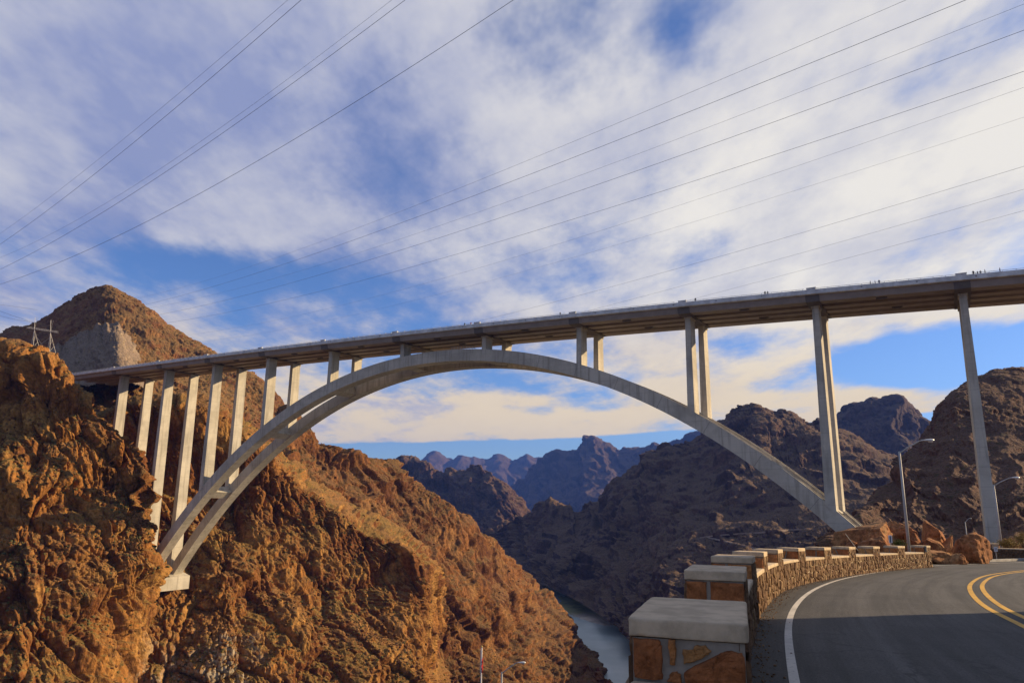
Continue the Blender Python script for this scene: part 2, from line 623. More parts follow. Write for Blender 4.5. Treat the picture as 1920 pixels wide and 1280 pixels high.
def smooth_line(p, it=6):
    p = p.copy()
    for _ in range(it):
        p[1:-1] = 0.5 * p[1:-1] + 0.25 * (p[:-2] + p[2:])
    return p


# broad floor of the whole valley, out to the horizon
mb = MB()
mb.add([(-12000, -12000, RIVER_Z - 6), (12000, -12000, RIVER_Z - 6), (12000, 12000, RIVER_Z - 6), (-12000, 12000, RIVER_Z - 6)], [(0, 1, 2, 3)])
tag(mb.build('ground', m_dark), kind='structure')


def rows_of(*cols):
    """columns of (crest ... foot) control points -> rows"""
    return [[c[k] for c in cols] for k in range(len(cols[0]))]


# near cliff on the left, its rim in front of the bridge end
cliffA, GA = sheet('cliff', rows_of(
    ((-90, 640, 330), (-90, 740, 318), (-90, 860, 300), (-90, 1050, 272), (-90, 1345, 240)),
    ((0, 642, 326), (0, 725, 319), (0, 840, 305), (0, 1010, 282), (0, 1345, 248)),
    ((60, 660, 324), (55, 735, 316), (60, 850, 308), (50, 1010, 285), (60, 1345, 252)),
    ((110, 686, 328), (108, 760, 318), (105, 860, 311), (100, 1010, 291), (120, 1345, 258)),
    ((155, 712, 334), (150, 790, 322), (145, 880, 316), (150, 1015, 298), (160, 1345, 266)),
    ((200, 766, 338), (190, 820, 328), (190, 900, 322), (190, 1020, 305), (190, 1345, 276)),
    ((238, 824, 338), (228, 870, 331), (225, 930, 324), (225, 1025, 311), (208, 1345, 287)),
    ((268, 880, 335), (260, 920, 330), (256, 965, 324), (252, 1035, 315), (220, 1345, 300)),
    ((280, 945, 331), (276, 970, 329), (270, 1005, 325), (266, 1050, 320), (226, 1345, 312)),
    ((288, 985, 356), (286, 1010, 352), (280, 1050, 346), (272, 1100, 340), (230, 1345, 330))),
    m_gold, 19.0, 3.3, 3, step=1.8, back=((25, -6), (60, -40)), bed=1.5, gully=1.6, gsize=2.6, patchy=0.5, layers=4)

# canyon wall under the arch, with the ledge that carries the arch foot
cliffB, GB = sheet('cliff', rows_of(
    ((170, 800, 392), (170, 930, 380), (175, 1080, 350), (180, 1345, 322)),
    ((245, 775, 396), (245, 935, 388), (248, 1085, 350), (235, 1345, 316)),
    ((300, 765, 400), (300, 935, 392), (305, 1092, 356), (300, 1345, 318)),
    ((355, 770, 404), (350, 935, 396), (362, 1092, 360), (350, 1345, 322)),
    ((420, 790, 410), (410, 945, 400), (425, 1085, 362), (410, 1345, 325)),
    ((490, 848, 418), (475, 960, 406), (480, 1100, 374), (485, 1345, 332)),
    ((560, 906, 428), (548, 1000, 414), (550, 1130, 384), (565, 1345, 340)),
    ((640, 962, 438), (628, 1040, 424), (635, 1155, 398), (650, 1345, 352)),
    ((715, 1004, 446), (700, 1075, 432), (705, 1180, 408), (725, 1345, 364)),
    ((768, 1052, 452), (758, 1110, 438), (762, 1205, 414), (780, 1345, 374)),
    ((797, 1108, 460), (794, 1165, 446), (798, 1240, 426), (815, 1345, 386)),
    ((806, 1150, 530), (808, 1200, 510), (815, 1270, 490), (832, 1345, 460))),
    m_gold, 20.0, 3.5, 8, step=1.8, back=((40, 4), (110, 8)), bed=1.4, gully=1.8, gsize=2.8, patchy=0.55, layers=4)

# rear ridge of the same wall running down to the river
cliffC, GC = sheet('cliff', rows_of(
    ((470, 740, 590), (465, 800, 520), (460, 870, 460), (455, 960, 425)),
    ((530, 772, 580), (525, 830, 520), (515, 900, 465), (505, 1000, 435)),
    ((580, 812, 565), (572, 855, 520), (565, 930, 470), (560, 1030, 445)),
    ((630, 832, 570), (622, 890, 530), (615, 965, 485), (610, 1060, 455)),
    ((680, 848, 585), (672, 915, 545), (668, 985, 500), (665, 1090, 465)),
    ((735, 870, 620), (722, 945, 565), (715, 1015, 515), (715, 1130, 475)),
    ((768, 905, 625), (755, 980, 575), (750, 1060, 525), (755, 1170, 485)),
    ((815, 935, 632), (805, 1020, 585), (800, 1110, 535), (800, 1260, 480)),
    ((860, 968, 645), (850, 1060, 595), (840, 1150, 545), (840, 1345, 470)),
    ((905, 1005, 672), (892, 1090, 610), (880, 1185, 555), (875, 1345, 480)),
    ((945, 1048, 715), (925, 1125, 630), (910, 1215, 570), (905, 1345, 495)),
    ((985, 1086, 775), (960, 1155, 665), (945, 1240, 590), (940, 1345, 515)),
    ((1038, 1112, 815), (1008, 1185, 690), (988, 1265, 610), (978, 1345, 535)),
    ((1064, 1150, 800), (1038, 1215, 690), (1020, 1285, 620), (1013, 1345, 550)),
    ((1078, 1195, 775), (1063, 1240, 685), (1048, 1300, 625), (1043, 1345, 565)),
    ((1100, 1226, 735), (1088, 1265, 670), (1076, 1312, 620), (1070, 1345, 575)),
    ((1128, 1256, 680), (1118, 1285, 645), (1106, 1325, 610), (1098, 1350, 585)),
    ((1163, 1288, 612), (1154, 1310, 600), (1144, 1335, 590), (1136, 1355, 580)),
    ((1208, 1350, 545), (1198, 1360, 540), (1188, 1370, 535), (1178, 1380, 530))),
    m_gold2, 21.0, 3.7, 21, step=1.9, back=((50, -35), (120, -130)), bed=1.7, gully=2.2, gsize=2.6, patchy=0.4, layers=4)

# the round topped hill behind the left end of the bridge
hillC, GH = sheet('hill', rows_of(
    ((-220, 745, 700), (-200, 790, 580), (-180, 830, 470), (-160, 900, 400)),
    ((-90, 678, 700), (-80, 740, 580), (-70, 790, 470), (-60, 880, 400)),
    ((0, 630, 690), (10, 700, 580), (20, 760, 470), (30, 860, 400)),
    ((60, 604, 680), (70, 680, 580), (75, 740, 470), (80, 850, 400)),
    ((120, 570, 670), (125, 650, 575), (130, 720, 470), (135, 840, 400)),
    ((165, 546, 662), (168, 630, 570), (172, 710, 470), (175, 840, 402)),
    ((203, 536, 655), (205, 620, 565), (215, 705, 470), (225, 830, 405)),
    ((245, 556, 650), (250, 640, 560), (260, 715, 470), (275, 830, 408)),
    ((295, 592, 642), (300, 670, 556), (310, 735, 470), (325, 830, 412)),
    ((350, 630, 632), (355, 695, 552), (365, 755, 472), (375, 830, 415)),
    ((410, 664, 620), (412, 720, 548), (420, 775, 475), (425, 840, 420)),
    ((465, 698, 606), (465, 750, 545), (470, 805, 480), (470, 870, 428)),
    ((510, 730, 595), (508, 780, 540), (510, 835, 485), (510, 900, 436)),
    ((550, 778, 590), (545, 820, 545), (545, 870, 500), (545, 930, 445)),
    ((590, 830, 600), (585, 850, 560), (580, 890, 520), (580, 950, 470))),
    m_hill, 10.0, 1.3, 33, step=1.9, back=((70, -14), (200, -110)), blocky=1.0, gully=2.0, gsize=4.0)

# grey spoil slope with a sharp edge below the hill top
mound, _ = sheet('spoil_slope', rows_of(
    ((60, 660, 500), (60, 690, 450), (60, 730, 415)),
    ((120, 640, 505), (118, 680, 450), (115, 725, 412)),
    ((170, 622, 508), (168, 672, 450), (165, 720, 410)),
    ((213, 604, 505), (222, 652, 448), (232, 705, 405)),
    ((228, 620, 530), (238, 664, 480), (250, 715, 425)),
    ((250, 650, 560), (262, 690, 510), (275, 735, 440))),
    m_spoil, 5.0, 0.9, 41, step=1.9, back=((20, -10),), gully=1.6, peaks=(5, 18))

# far left bank: dark slope falling to the river
slopeR, slopeRG = sheet('slope', rows_of(
    ((905, 1010, 2000), (915, 1022, 1900), (925, 1032, 1800), (935, 1045, 1700)),
    ((935, 985, 1850), (940, 1005, 1750), (950, 1030, 1620), (960, 1066, 1480)),
    ((972, 958, 1750), (965, 995, 1640), (970, 1035, 1500), (990, 1092, 1320)),
    ((1010, 934, 1700), (1005, 985, 1560), (1015, 1040, 1400), (1040, 1106, 1200)),
    ((1075, 934, 1650), (1075, 985, 1450), (1080, 1050, 1260), (1095, 1134, 1030)),
    ((1130, 916, 1600), (1135, 970, 1350), (1140, 1050, 1120), (1150, 1170, 880)),
    ((1200, 872, 1560), (1200, 940, 1270), (1205, 1040, 1030), (1190, 1205, 775)),
    ((1260, 838, 1520), (1265, 920, 1220), (1270, 1030, 980), (1250, 1260, 640)),
    ((1310, 814, 1500), (1325, 905, 1190), (1330, 1020, 950), (1310, 1270, 610)),
    ((1362, 786, 1480), (1385, 895, 1160), (1390, 1010, 920), (1380, 1270, 590)),
    ((1410, 770, 1460), (1440, 890, 1130), (1450, 1000, 890), (1460, 1260, 570)),
    ((1442, 786, 1450), (1480, 890, 1100), (1500, 1000, 860), (1530, 1250, 550)),
    ((1470, 781, 1440), (1520, 890, 1080), (1550, 1000, 830), (1600, 1240, 530)),
    ((1505, 792, 1430), (1565, 890, 1060), (1610, 1000, 800), (1680, 1230, 510)),
    ((1550, 800, 1420), (1620, 900, 1040), (1680, 1000, 780), (1760, 1220, 500)),
    ((1640, 850, 1400), (1720, 930, 1020), (1780, 1010, 760), (1860, 1210, 490)),
    ((1760, 900, 1380), (1840, 960, 1000), (1900, 1030, 740), (1980, 1210, 480))),
    m_dark, 42.0, 9.0, 52, step=1.8, back=((150, -60), (400, -250)), bed=0.9, gully=3.0, gsize=3.6, blocky=0.55, peaks=(14, 160), patchy=0.7)

# flat topped mountain behind it on the right
mtn2, _ = sheet('mountain', rows_of(
    ((1480, 850, 2300), (1480, 880, 2150), (1480, 960, 1900)),
    ((1545, 800, 2280), (1545, 850, 2120), (1545, 950, 1880)),
    ((1590, 774, 2260), (1590, 835, 2090), (1590, 950, 1860)),
    ((1632, 752, 2240), (1635, 825, 2060), (1640, 950, 1840)),
    ((1685, 752, 2220), (1690, 825, 2040), (1690, 950, 1820)),
    ((1722, 768, 2200), (1730, 840, 2020), (1730, 955, 1800)),
    ((1760, 795, 2180), (1770, 860, 2000), (1770, 960, 1780)),
    ((1840, 850, 2150), (1840, 890, 1980), (1840, 970, 1760))),
    m_far, 60.0, 9.0, 61, step=1.9, back=((200, -80), (500, -300)), gully=2.6, bed=0.5, blocky=0.4, peaks=(14, 130))

# dark hill on the right behind the last pier
hillR, hillRG = sheet('hill', rows_of(
    ((1540, 1030, 204.4), (1545, 1045, 188.9), (1550, 1080, 167.2), (1560, 1180, 130)),
    ((1585, 992, 235.4), (1598, 1015, 210.6), (1615, 1060, 179.6), (1640, 1160, 130)),
    ((1630, 946, 272.6), (1650, 985, 235.4), (1675, 1045, 188.9), (1710, 1150, 130)),
    ((1676, 900, 309.8), (1698, 955, 254), (1725, 1035, 195.1), (1770, 1140, 130)),
    ((1704, 852, 340.8), (1738, 930, 269.5), (1775, 1030, 198.2), (1820, 1135, 130)),
    ((1736, 795, 362.5), (1778, 900, 281.9), (1815, 1025, 199.44), (1860, 1130, 130)),
    ((1772, 745, 378), (1815, 870, 291.2), (1850, 1020, 200.06), (1890, 1125, 130)),
    ((1818, 710, 393.5), (1855, 850, 297.4), (1890, 1015, 200.68), (1920, 1120, 130)),
    ((1875, 691, 402.8), (1905, 840, 300.5), (1930, 1010, 201.3), (1960, 1120, 130)),
    ((1940, 700, 409), (1965, 850, 300.5), (1985, 1010, 201.3), (2010, 1120, 130)),
    ((2020, 760, 412.1), (2040, 880, 300.5), (2050, 1015, 201.3), (2070, 1120, 130)),
    ((2120, 860, 412.1), (2130, 930, 300.5), (2140, 1030, 201.3), (2150, 1120, 130)),
    ((2240, 950, 409), (2240, 980, 297.4), (2240, 1040, 201.3), (2240, 1120, 130))),
    m_red, 11.0, 1.9, 71, step=1.9, back=((60, -12), (200, -130)), bed=0.7, gully=2.2, gsize=3.4, blocky=0.6, patchy=0.6)

# dark cliff faced mountain in the middle distance
mtn1, _ = sheet('mountain', rows_of(
    ((660, 880, 2500), (660, 930, 2420), (660, 1000, 2300), (660, 1070, 2100)),
    ((735, 874, 2480), (735, 920, 2400), (735, 985, 2290), (740, 1070, 2080)),
    ((762, 864, 2460), (765, 915, 2380), (770, 980, 2280), (780, 1065, 2060)),
    ((800, 872, 2440), (805, 920, 2350), (812, 980, 2260), (825, 1060, 2040)),
    ((835, 882, 2420), (842, 925, 2320), (850, 980, 2240), (865, 1055, 2020)),
    ((885, 874, 2400), (888, 915, 2290), (892, 975, 2220), (905, 1050, 2000)),
    ((918, 882, 2380), (922, 920, 2270), (922, 975, 2200), (925, 1045, 1990)),
    ((946, 908, 2360), (950, 940, 2270), (948, 985, 2200), (945, 1045, 1980)),
    ((970, 938, 2370), (970, 962, 2290), (965, 1000, 2220), (960, 1050, 1990)),
    ((982, 965, 2420), (982, 985, 2360), (978, 1010, 2290), (972, 1055, 2060))),
    m_dark, 50.0, 11.0, 81, step=1.8, back=((160, -40), (420, -260)), gully=2.6, bed=1.2, blocky=0.6, peaks=(16, 120))

# peaked mountain further down the valley
mtn3, _ = sheet('mountain', rows_of(
    ((930, 960, 6450), (930, 972, 6075), (930, 985, 5700)),
    ((985, 905, 6375), (985, 940, 5925), (985, 975, 5400)),
    ((1020, 870, 6300), (1020, 915, 5775), (1020, 965, 5250)),
    ((1048, 850, 6225), (1048, 900, 5700), (1048, 960, 5175)),
    ((1075, 838, 6180), (1075, 895, 5640), (1075, 955, 5130)),
    ((1100, 821, 6150), (1102, 885, 5610), (1105, 950, 5100)),
    ((1135, 829, 6120), (1137, 888, 5580), (1140, 950, 5070)),
    ((1165, 842, 6090), (1167, 893, 5565), (1170, 950, 5040)),
    ((1210, 836, 6060), (1212, 890, 5550), (1215, 950, 5010)),
    ((1250, 826, 6030), (1250, 882, 5535), (1250, 950, 4980)),
    ((1285, 813, 6000), (1285, 875, 5520), (1285, 950, 4950)),
    ((1330, 812, 5970), (1330, 875, 5490), (1330, 950, 4920)),
    ((1420, 830, 5940), (1420, 885, 5460), (1420, 950, 4890))),
    m_far, 130.0, 24.0, 91, step=1.8, back=((500, -190), (1200, -600)), gully=3.0, bed=0.5, blocky=0.3, peaks=(20, 420))

# the farthest range
mtn4, _ = sheet('mountain', rows_of(
    ((560, 885, 9990), (560, 905, 9250), (560, 950, 8510)),
    ((690, 872, 9990), (690, 900, 9250), (690, 950, 8510)),
    ((745, 866, 9990), (745, 898, 9250), (745, 950, 8510)),
    ((790, 868, 9990), (790, 898, 9250), (790, 950, 8510)),
    ((815, 857, 9990), (815, 892, 9250), (815, 950, 8510)),
    ((850, 866, 9990), (850, 897, 9250), (850, 950, 8510)),
    ((888, 859, 9990), (888, 893, 9250), (888, 950, 8510)),
    ((915, 864, 9990), (915, 895, 9250), (915, 950, 8510)),
    ((935, 854, 9990), (935, 890, 9250), (935, 950, 8510)),
    ((962, 864, 9990), (962, 895, 9250), (962, 950, 8510)),
    ((1000, 853, 9990), (1000, 890, 9250), (1000, 950, 8510)),
    ((1035, 852, 9990), (1035, 890, 9250), (1035, 950, 8510)),
    ((1080, 858, 9990), (1080, 893, 9250), (1080, 950, 8510)),
    ((1180, 850, 9990), (1180, 890, 9250), (1180, 950, 8510)),
    ((1300, 840, 9990), (1300, 885, 9250), (1300, 950, 8510)),
    ((1440, 850, 9990), (1440, 890, 9250), (1440, 950, 8510))),
    m_far, 220.0, 32.0, 97, step=1.8, back=((800, -300), (1600, -700)), gully=3.0, blocky=0.15, peaks=(42, 560))


# ---- river, gravel bar, waterside green
def f_water(t, b):
    P = t.new('ShaderNodeNewGeometry').outputs['Position']
    c = t.mix(t.rng(t.noise(P, 0.012, 4, 0.6), 0.4, 0.65), (0.27, 0.315, 0.27), (0.40, 0.43, 0.375))
    t.put(b.inputs['Base Color'], c)
    bn = t.new('ShaderNodeBump')
    bn.inputs['Strength'].default_value = 0.18
    bn.inputs['Distance'].default_value = 0.6
    h = t.math('ADD', t.noise(t.mapping(P, scale=(0.10, 0.05, 0.1)), 1.0, 6, 0.6, 0.6), t.math('MULTIPLY', t.noise(P, 0.02, 3, 0.5, 1.0), 1.2))
    t.l.new(h, bn.inputs['Height'])
    t.l.new(bn.outputs[0], b.inputs['Normal'])
    b.inputs['IOR'].default_value = 1.33


mat('river water', f_water, 0.38, 0.8)
mb = MB()
mb.add([(-500, 200, RIVER_Z), (700, 200, RIVER_Z), (900, 2600, RIVER_Z), (-900, 2600, RIVER_Z)], [(0, 1, 2, 3)])
tag(mb.build('river', MATS['river water']), kind='structure')


def onz(px, py, z):
    d = ray(px, py)
    return d * (z / d[2])


def f_bar(t, b):
    P = t.new('ShaderNodeNewGeometry').outputs['Position']
    n = t.noise(P, 0.05, 7, 0.65, 0.4)
    sp = t.new('ShaderNodeSeparateXYZ')
    t.l.new(P, sp.inputs[0])
    far = t.rng(t.math('ADD', sp.outputs[1], t.math('MULTIPLY', t.math('SUBTRACT', n, 0.5), 160.0)), 1010.0, 1075.0)
    c = t.mix(far, (0.42, 0.335, 0.235), (0.21, 0.20, 0.07))
    t.put(b.inputs['Base Color'], t.mix(1.0, c, t.rng(n, 0.3, 0.7, 0.6, 1.3), 'MULTIPLY'))


mat('gravel bar', f_bar, 0.9, 0.2)
out = [(1046, 1117), (1062, 1117), (1085, 1122), (1110, 1134), (1135, 1147), (1158, 1158), (1162, 1166), (1150, 1172), (1130, 1172), (1110, 1166), (1090, 1160), (1075, 1155), (1062, 1145), (1050, 1135)]
pts = [onz(x, y, RIVER_Z) for x, y in out]
cen = sum(pts) / len(pts)
rng_ = np.random.RandomState(5)
ring = []
for k in range(len(pts)):
    a, b_ = pts[k], pts[(k + 1) % len(pts)]
    for j in range(5):
        p = a + (b_ - a) * j / 5
        ring.append(p + (p - cen) * 0.04 * rng_.randn())
mb = MB()
n = len(ring)
levels = [(1.0, -0.4), (0.93, 0.5), (0.75, 1.3), (0.4, 1.6), (0.1, 1.7)]
vs = []
for s_, h_ in levels:
    for p in ring:
        q = cen + (p - cen) * s_
        vs.append((q[0], q[1], RIVER_Z + h_))
fs = []
for k in range(len(levels) - 1):
    for j in range(n):
        fs.append((k * n + j, k * n + (j + 1) % n, (k + 1) * n + (j + 1) % n, (k + 1) * n + j))
fs.append(tuple((len(levels) - 1) * n + j for j in range(n)))
mb.add(vs, fs)
tag(mb.build('sandbar', MATS['gravel bar'], smooth=True), kind='structure')

# dirt tracks on the far slope
tree = bvh(slopeR)
flat('pale track dirt', (0.33, 0.25, 0.185), 0.95, 0.1, 0, 0.2, 0.2)
for trk in (((1312, 1008), (1335, 1004), (1370, 1001), (1410, 999), (1450, 996), (1490, 992), (1515, 992)), ((1322, 1006), (1345, 1011), (1375, 1018), (1400, 1024), (1425, 1029))):
    ps = []
    for k in range(len(trk) - 1):
        for j in range(6):
            x_ = trk[k][0] + (trk[k + 1][0] - trk[k][0]) * j / 6
            y_ = trk[k][1] + (trk[k + 1][1] - trk[k][1]) * j / 6
            d_ = ray(x_, y_)
            hit = tree.ray_cast(Vector((0, 0, 0)), Vector(d_).normalized())
            if hit[0] is not None:
                ps.append(hit[0])
    if len(ps) > 3:
        pa = np.array([p[:] for p in ps])
        pa = smooth_line(pa)
        mb = MB()
        frs = []
        for k in range(len(pa)):
            tg_ = pa[min(k + 1, len(pa) - 1)] - pa[max(k - 1, 0)]
            sd_ = np.array([tg_[1], -tg_[0], 0.0])
            sd_ /= np.linalg.norm(sd_) + 1e-9
            frs.append((pa[k] + (0, 0, 0.6), sd_, (0, 0, 1)))
        mb.sweep(frs, [(-0.9, -1.5), (0.9, -1.5), (0.9, 0.1), (-0.9, 0.1)])
        tag(mb.build('path', MATS['pale track dirt']), kind='structure')


# ---- loose rocks and low desert scrub on the gentler ground (far too many to count)
_ph = (1 + 5 ** 0.5) / 2
ICO_V = np.array([(-1, _ph, 0), (1, _ph, 0), (-1, -_ph, 0), (1, -_ph, 0), (0, -1, _ph), (0, 1, _ph), (0, -1, -_ph), (0, 1, -_ph), (_ph, 0, -1), (_ph, 0, 1), (-_ph, 0, -1), (-_ph, 0, 1)]) / 1.9
ICO_F = np.array([(0, 11, 5), (0, 5, 1), (0, 1, 7), (0, 7, 10), (0, 10, 11), (1, 5, 9), (5, 11, 4), (11, 10, 2), (10, 7, 6), (7, 1, 8), (3, 9, 4), (3, 4, 2), (3, 2, 6), (3, 6, 8), (3, 8, 9), (4, 9, 5), (2, 4, 11), (6, 2, 10), (8, 6, 7), (9, 8, 1)])


def scatter(name, grids, count, smin, smax, m, seed, nz_min, rough_, squash):
    rs = np.random.RandomState(seed)
    pos_, siz = [], []
    for Gd, share in grids:
        du = np.gradient(Gd, axis=1)
        dv = np.gradient(Gd, axis=0)
        N = np.cross(du, dv)
        N /= np.linalg.norm(N, axis=2)[..., None] + 1e-9
        ok = np.argwhere(np.abs(N[..., 2]) > nz_min)
        ok = ok[(ok[:, 0] > 16)]
        if len(ok) == 0:
            continue
        # gather in drifts
        cl = fbm(Gd[ok[:, 0], ok[:, 1]] / 14.0, 3, seed)
        wgt = np.clip(cl + 0.35, 0.02, None)
        pick = rs.choice(len(ok), int(count * share), p=wgt / wgt.sum())
        q = Gd[ok[pick, 0], ok[pick, 1]]
        pos_.append(q)
        siz.append(smin + (smax - smin) * rs.rand(len(q)) ** 2.5)
    q = np.concatenate(pos_)
    s_ = np.concatenate(siz)
    n = len(q)
    V = np.repeat(ICO_V[None], n, 0)
    V = V * (1 + rough_ * rs.randn(n, 12, 1))
    V[..., 2] *= squash
    V = V * s_[:, None, None] + q[:, None, :]
    Fc = (ICO_F[None] + (np.arange(n) * 12)[:, None, None]).reshape(-1, 3)
    me = bpy.data.meshes.new(name)
    me.vertices.add(n * 12)
    me.vertices.foreach_set('co', V.reshape(-1).astype(np.float32))
    me.loops.add(len(Fc) * 3)
    me.loops.foreach_set('vertex_index', Fc.reshape(-1).astype(np.int32))
    me.polygons.add(len(Fc))
    me.polygons.foreach_set('loop_start', (np.arange(len(Fc)) * 3).astype(np.int32))
    me.update(calc_edges=True)
    return link(name, me, m)


flat('scrub leaf', (0.085, 0.075, 0.028), 0.9, 0.1, 0, 0.35, 0.2)
gr_ = ((GA, 0.2), (GB, 0.3), (GC, 0.25), (GH, 0.25))
tag(scatter('desert_scrub', gr_, 7000, 0.25, 0.75, MATS['scrub leaf'], 5, 0.50, 0.22, 0.8), 'low dry desert scrub dotted over the left canyon slopes', 'scrub', kind='stuff')
tag(scatter('loose_rocks', gr_, 9000, 0.2, 1.3, m_gold2, 8, 0.42, 0.14, 0.75), 'loose rocks lying on the left canyon slopes', 'rocks', kind='stuff')
# ------------------------------------------------------------------ the arch bridge
BX, BY, BAL, SPAN = 110.52246, 168.91894, -0.54104, 35.9
BU = np.array([math.cos(BAL), math.sin(BAL), 0.0])       # along the deck, towards the right
BN = np.array([-math.sin(BAL), math.cos(BAL), 0.0])      # across the deck, away from the viewpoint
POFF = [0.00536, 0.017, -0.00846, -0.02669, -0.01663, 0.00018, 0.01333, 0.02792, 0.02389, 0.00967, -0.0352, 0.0]
T_N, T_F, COL_W, COL_D = 4.66, 17.78, 0.806, 4.2
DECK_W = 24.0


def deck_z(i):
    return 55.48989 - 1.30018 * (i - 10) - 0.06472 * (i - 10) ** 2


def bp(i, t, z):
    q = np.array([BX, BY, 0.0]) + (i - 10) * SPAN * BU + t * BN
    q[2] = z
    return q


def arch_z(i):
    s_ = (i - 5.43704) / 4.5
    return 52.15929 - 88.92385 * s_ * s_ * (1 + 0.15769 * (s_ * s_ - 1))


def f_conc(t, b):
    g = t.new('ShaderNodeNewGeometry')
    P = g.outputs['Position']
    sp = t.new('ShaderNodeSeparateXYZ')
    t.l.new(P, sp.inputs[0])
    lift = t.math('FRACT', t.math('DIVIDE', sp.outputs[2], 4.6))
    line = t.rng(t.math('ABSOLUTE', t.math('SUBTRACT', lift, 0.5)), 0.485, 0.5, 0.0, 1.0)
    tone = t.noise(P, 0.10, 6, 0.65, 0.4)
    stain = t.noise(t.mapping(P, scale=(0.9, 0.9, 0.06)), 1.0, 5, 0.6, 0.2)
    board = t.noise(t.mapping(P, scale=(0.15, 0.15, 2.4)), 1.0, 3, 0.6)
    c = t.mix(t.rng(tone, 0.35, 0.65), (0.39, 0.35, 0.27), (0.54, 0.485, 0.375))
    c = t.mix(t.math('MULTIPLY', t.rng(stain, 0.48, 0.70), 0.7), c, (0.27, 0.235, 0.18))
    c = t.mix(t.math('MULTIPLY', t.rng(board, 0.5, 0.75), 0.22), c, (0.30, 0.27, 0.23))
    c = t.mix(t.math('MULTIPLY', line, 0.6), c, (0.20, 0.18, 0.16))
    t.put(b.inputs['Base Color'], c)
    bn = t.new('ShaderNodeBump')
    bn.inputs['Strength'].default_value = 0.5
    bn.inputs['Distance'].default_value = 0.05
    t.l.new(t.noise(P, 2.2, 6, 0.6), bn.inputs['Height'])
    t.l.new(bn.outputs[0], b.inputs['Normal'])


mat('bridge concrete', f_conc, 0.88, 0.25)
flat('weathered girder steel', (0.27, 0.22, 0.175), 0.6, 0.35, 0.0, 0.12, 0.35)
flat('dark cap steel', (0.125, 0.105, 0.088), 0.6, 0.3, 0.0, 0.12, 0.6)
flat('pale parapet concrete', (0.56, 0.55, 0.51), 0.85, 0.25, 0.0, 0.2, 0.5)
flat('rail steel', (0.32, 0.33, 0.33), 0.45, 0.5, 0.5, 0.1, 1.0)
flat('deck asphalt', (0.06, 0.06, 0.06), 0.9, 0.2, 0.0, 0.2, 0.8)
flat('joint grey', (0.20, 0.18, 0.15), 0.9, 0.2)
M_C, M_G, M_K, M_P = MATS['bridge concrete'], MATS['weathered girder steel'], MATS['dark cap steel'], MATS['pale parapet concrete']

bridge = empty('arch_bridge', bp(5.5, 12, 0))
tag(bridge, 'long concrete twin rib arch bridge on tall pillars spanning the canyon', 'bridge')
B0 = np.array(bridge.location)


def part(mb, name, m, parent=None, smooth=False):
    mb.v = [(p[0] - B0[0], p[1] - B0[1], p[2] - B0[2]) for p in mb.v]
    return mb.build(name, m, parent or bridge, smooth)


# deck samples
I0, I1 = -1.05, 12.0


def deck_frames(i0, i1, n):
    fr = []
    for k in range(n + 1):
        i = i0 + (i1 - i0) * k / n
        fr.append((bp(i, 0, deck_z(i)), BN, np.array([0, 0, 1.0])))
    return fr


# slab: heights are measured down from the top of the parapet pilasters
fr = deck_frames(I0, I1, 90)
mb = MB()
mb.sweep(fr, [(0.0, -1.62), (0.0, -1.30), (DECK_W, -1.30), (DECK_W, -1.62), (DECK_W - 0.8, -1.72), (0.8, -1.72)])
slab = part(mb, 'deck_slab', M_P)
mb = MB()
mb.sweep(fr, [(0.45, -1.296), (0.45, -1.27), (DECK_W - 0.45, -1.27), (DECK_W - 0.45, -1.296)])
part(mb, 'road_surface', MATS['deck asphalt'], slab)
mb = MB()
mb.sweep(fr, [(0.46, -1.268), (0.46, -0.95), (2.3, -0.95), (2.3, -1.268)])
part(mb, 'sidewalk', M_P, slab)
for side, t0 in (('n', 0.003), ('f', DECK_W - 0.403)):
    mb = MB()
    mb.sweep(fr, [(t0, -1.297), (t0 + 0.4, -1.297), (t0 + 0.34, -0.36), (t0 + 0.06, -0.36)])
    par = part(mb, 'parapet', M_P, bridge)
    # steel rail on posts along the parapet, one length per span
    for k in range(12):
        i0, i1 = (k - 1 if k else I0), k
        mb = MB()
        f2 = deck_frames(i0 + (0.04 if k else 0), i1 - 0.04, 8)
        for hz in (-0.02,):
            mb.sweep(f2, [(t0 + 0.15, hz - 0.07), (t0 + 0.27, hz - 0.07), (t0 + 0.27, hz), (t0 + 0.15, hz)])
        for j in range(13):
            i = i0 + 0.05 + (i1 - i0 - 0.1) * j / 12
            p = bp(i, t0 + 0.21, deck_z(i) - 0.23)
            mb.box(p, (0.09, 0.09, 0.34), BAL)
        part(mb, 'railing', MATS['rail steel'], par)
    # drain holes below the parapet
    for k in range(36):
        i = -0.8 + k * 0.35
        if side == 'n':
            mb = MB()
            mb.box(bp(i, -0.02, deck_z(i) - 0.95), (0.32, 0.06, 0.22), BAL)
            part(mb, 'drain_outlet', M_K, par)

# tub girders: four steel boxes, outer webs sloping inwards
gw = [(0.85, 5.4), (7.4, 11.2), (12.8, 16.6), (18.6, 23.15)]
for a, b_ in gw:
    for k in range(13):
        i0 = I0 if k == 0 else k - 1 + POFF[k - 1] + 0.045
        i1 = k + POFF[k] - 0.045 if k < 12 else I1
        if i1 - i0 < 0.1:
            continue
        mb = MB()
        mb.sweep(deck_frames(i0, i1, 6), [(a, -1.725), (b_, -1.725), (b_ - 0.45, -3.45), (a + 0.45, -3.45)])
        gd = part(mb, 'girder', M_G)
        if a in (0.85, 12.8) and 0.2 < i0:
            # access hatch hanging below mid span
            im = (i0 + i1) / 2 + (0.06 if a > 5 else -0.02)
            mb = MB()
            c0 = bp(im, (a + b_) / 2, deck_z(im) - 3.62)
            mb.box(c0, (2.6, 1.0, 0.30), BAL)
            mb.box(c0 - np.array([0, 0, 0.22]), (1.7, 0.8, 0.16), BAL)
            part(mb, 'hatch', M_K, gd)

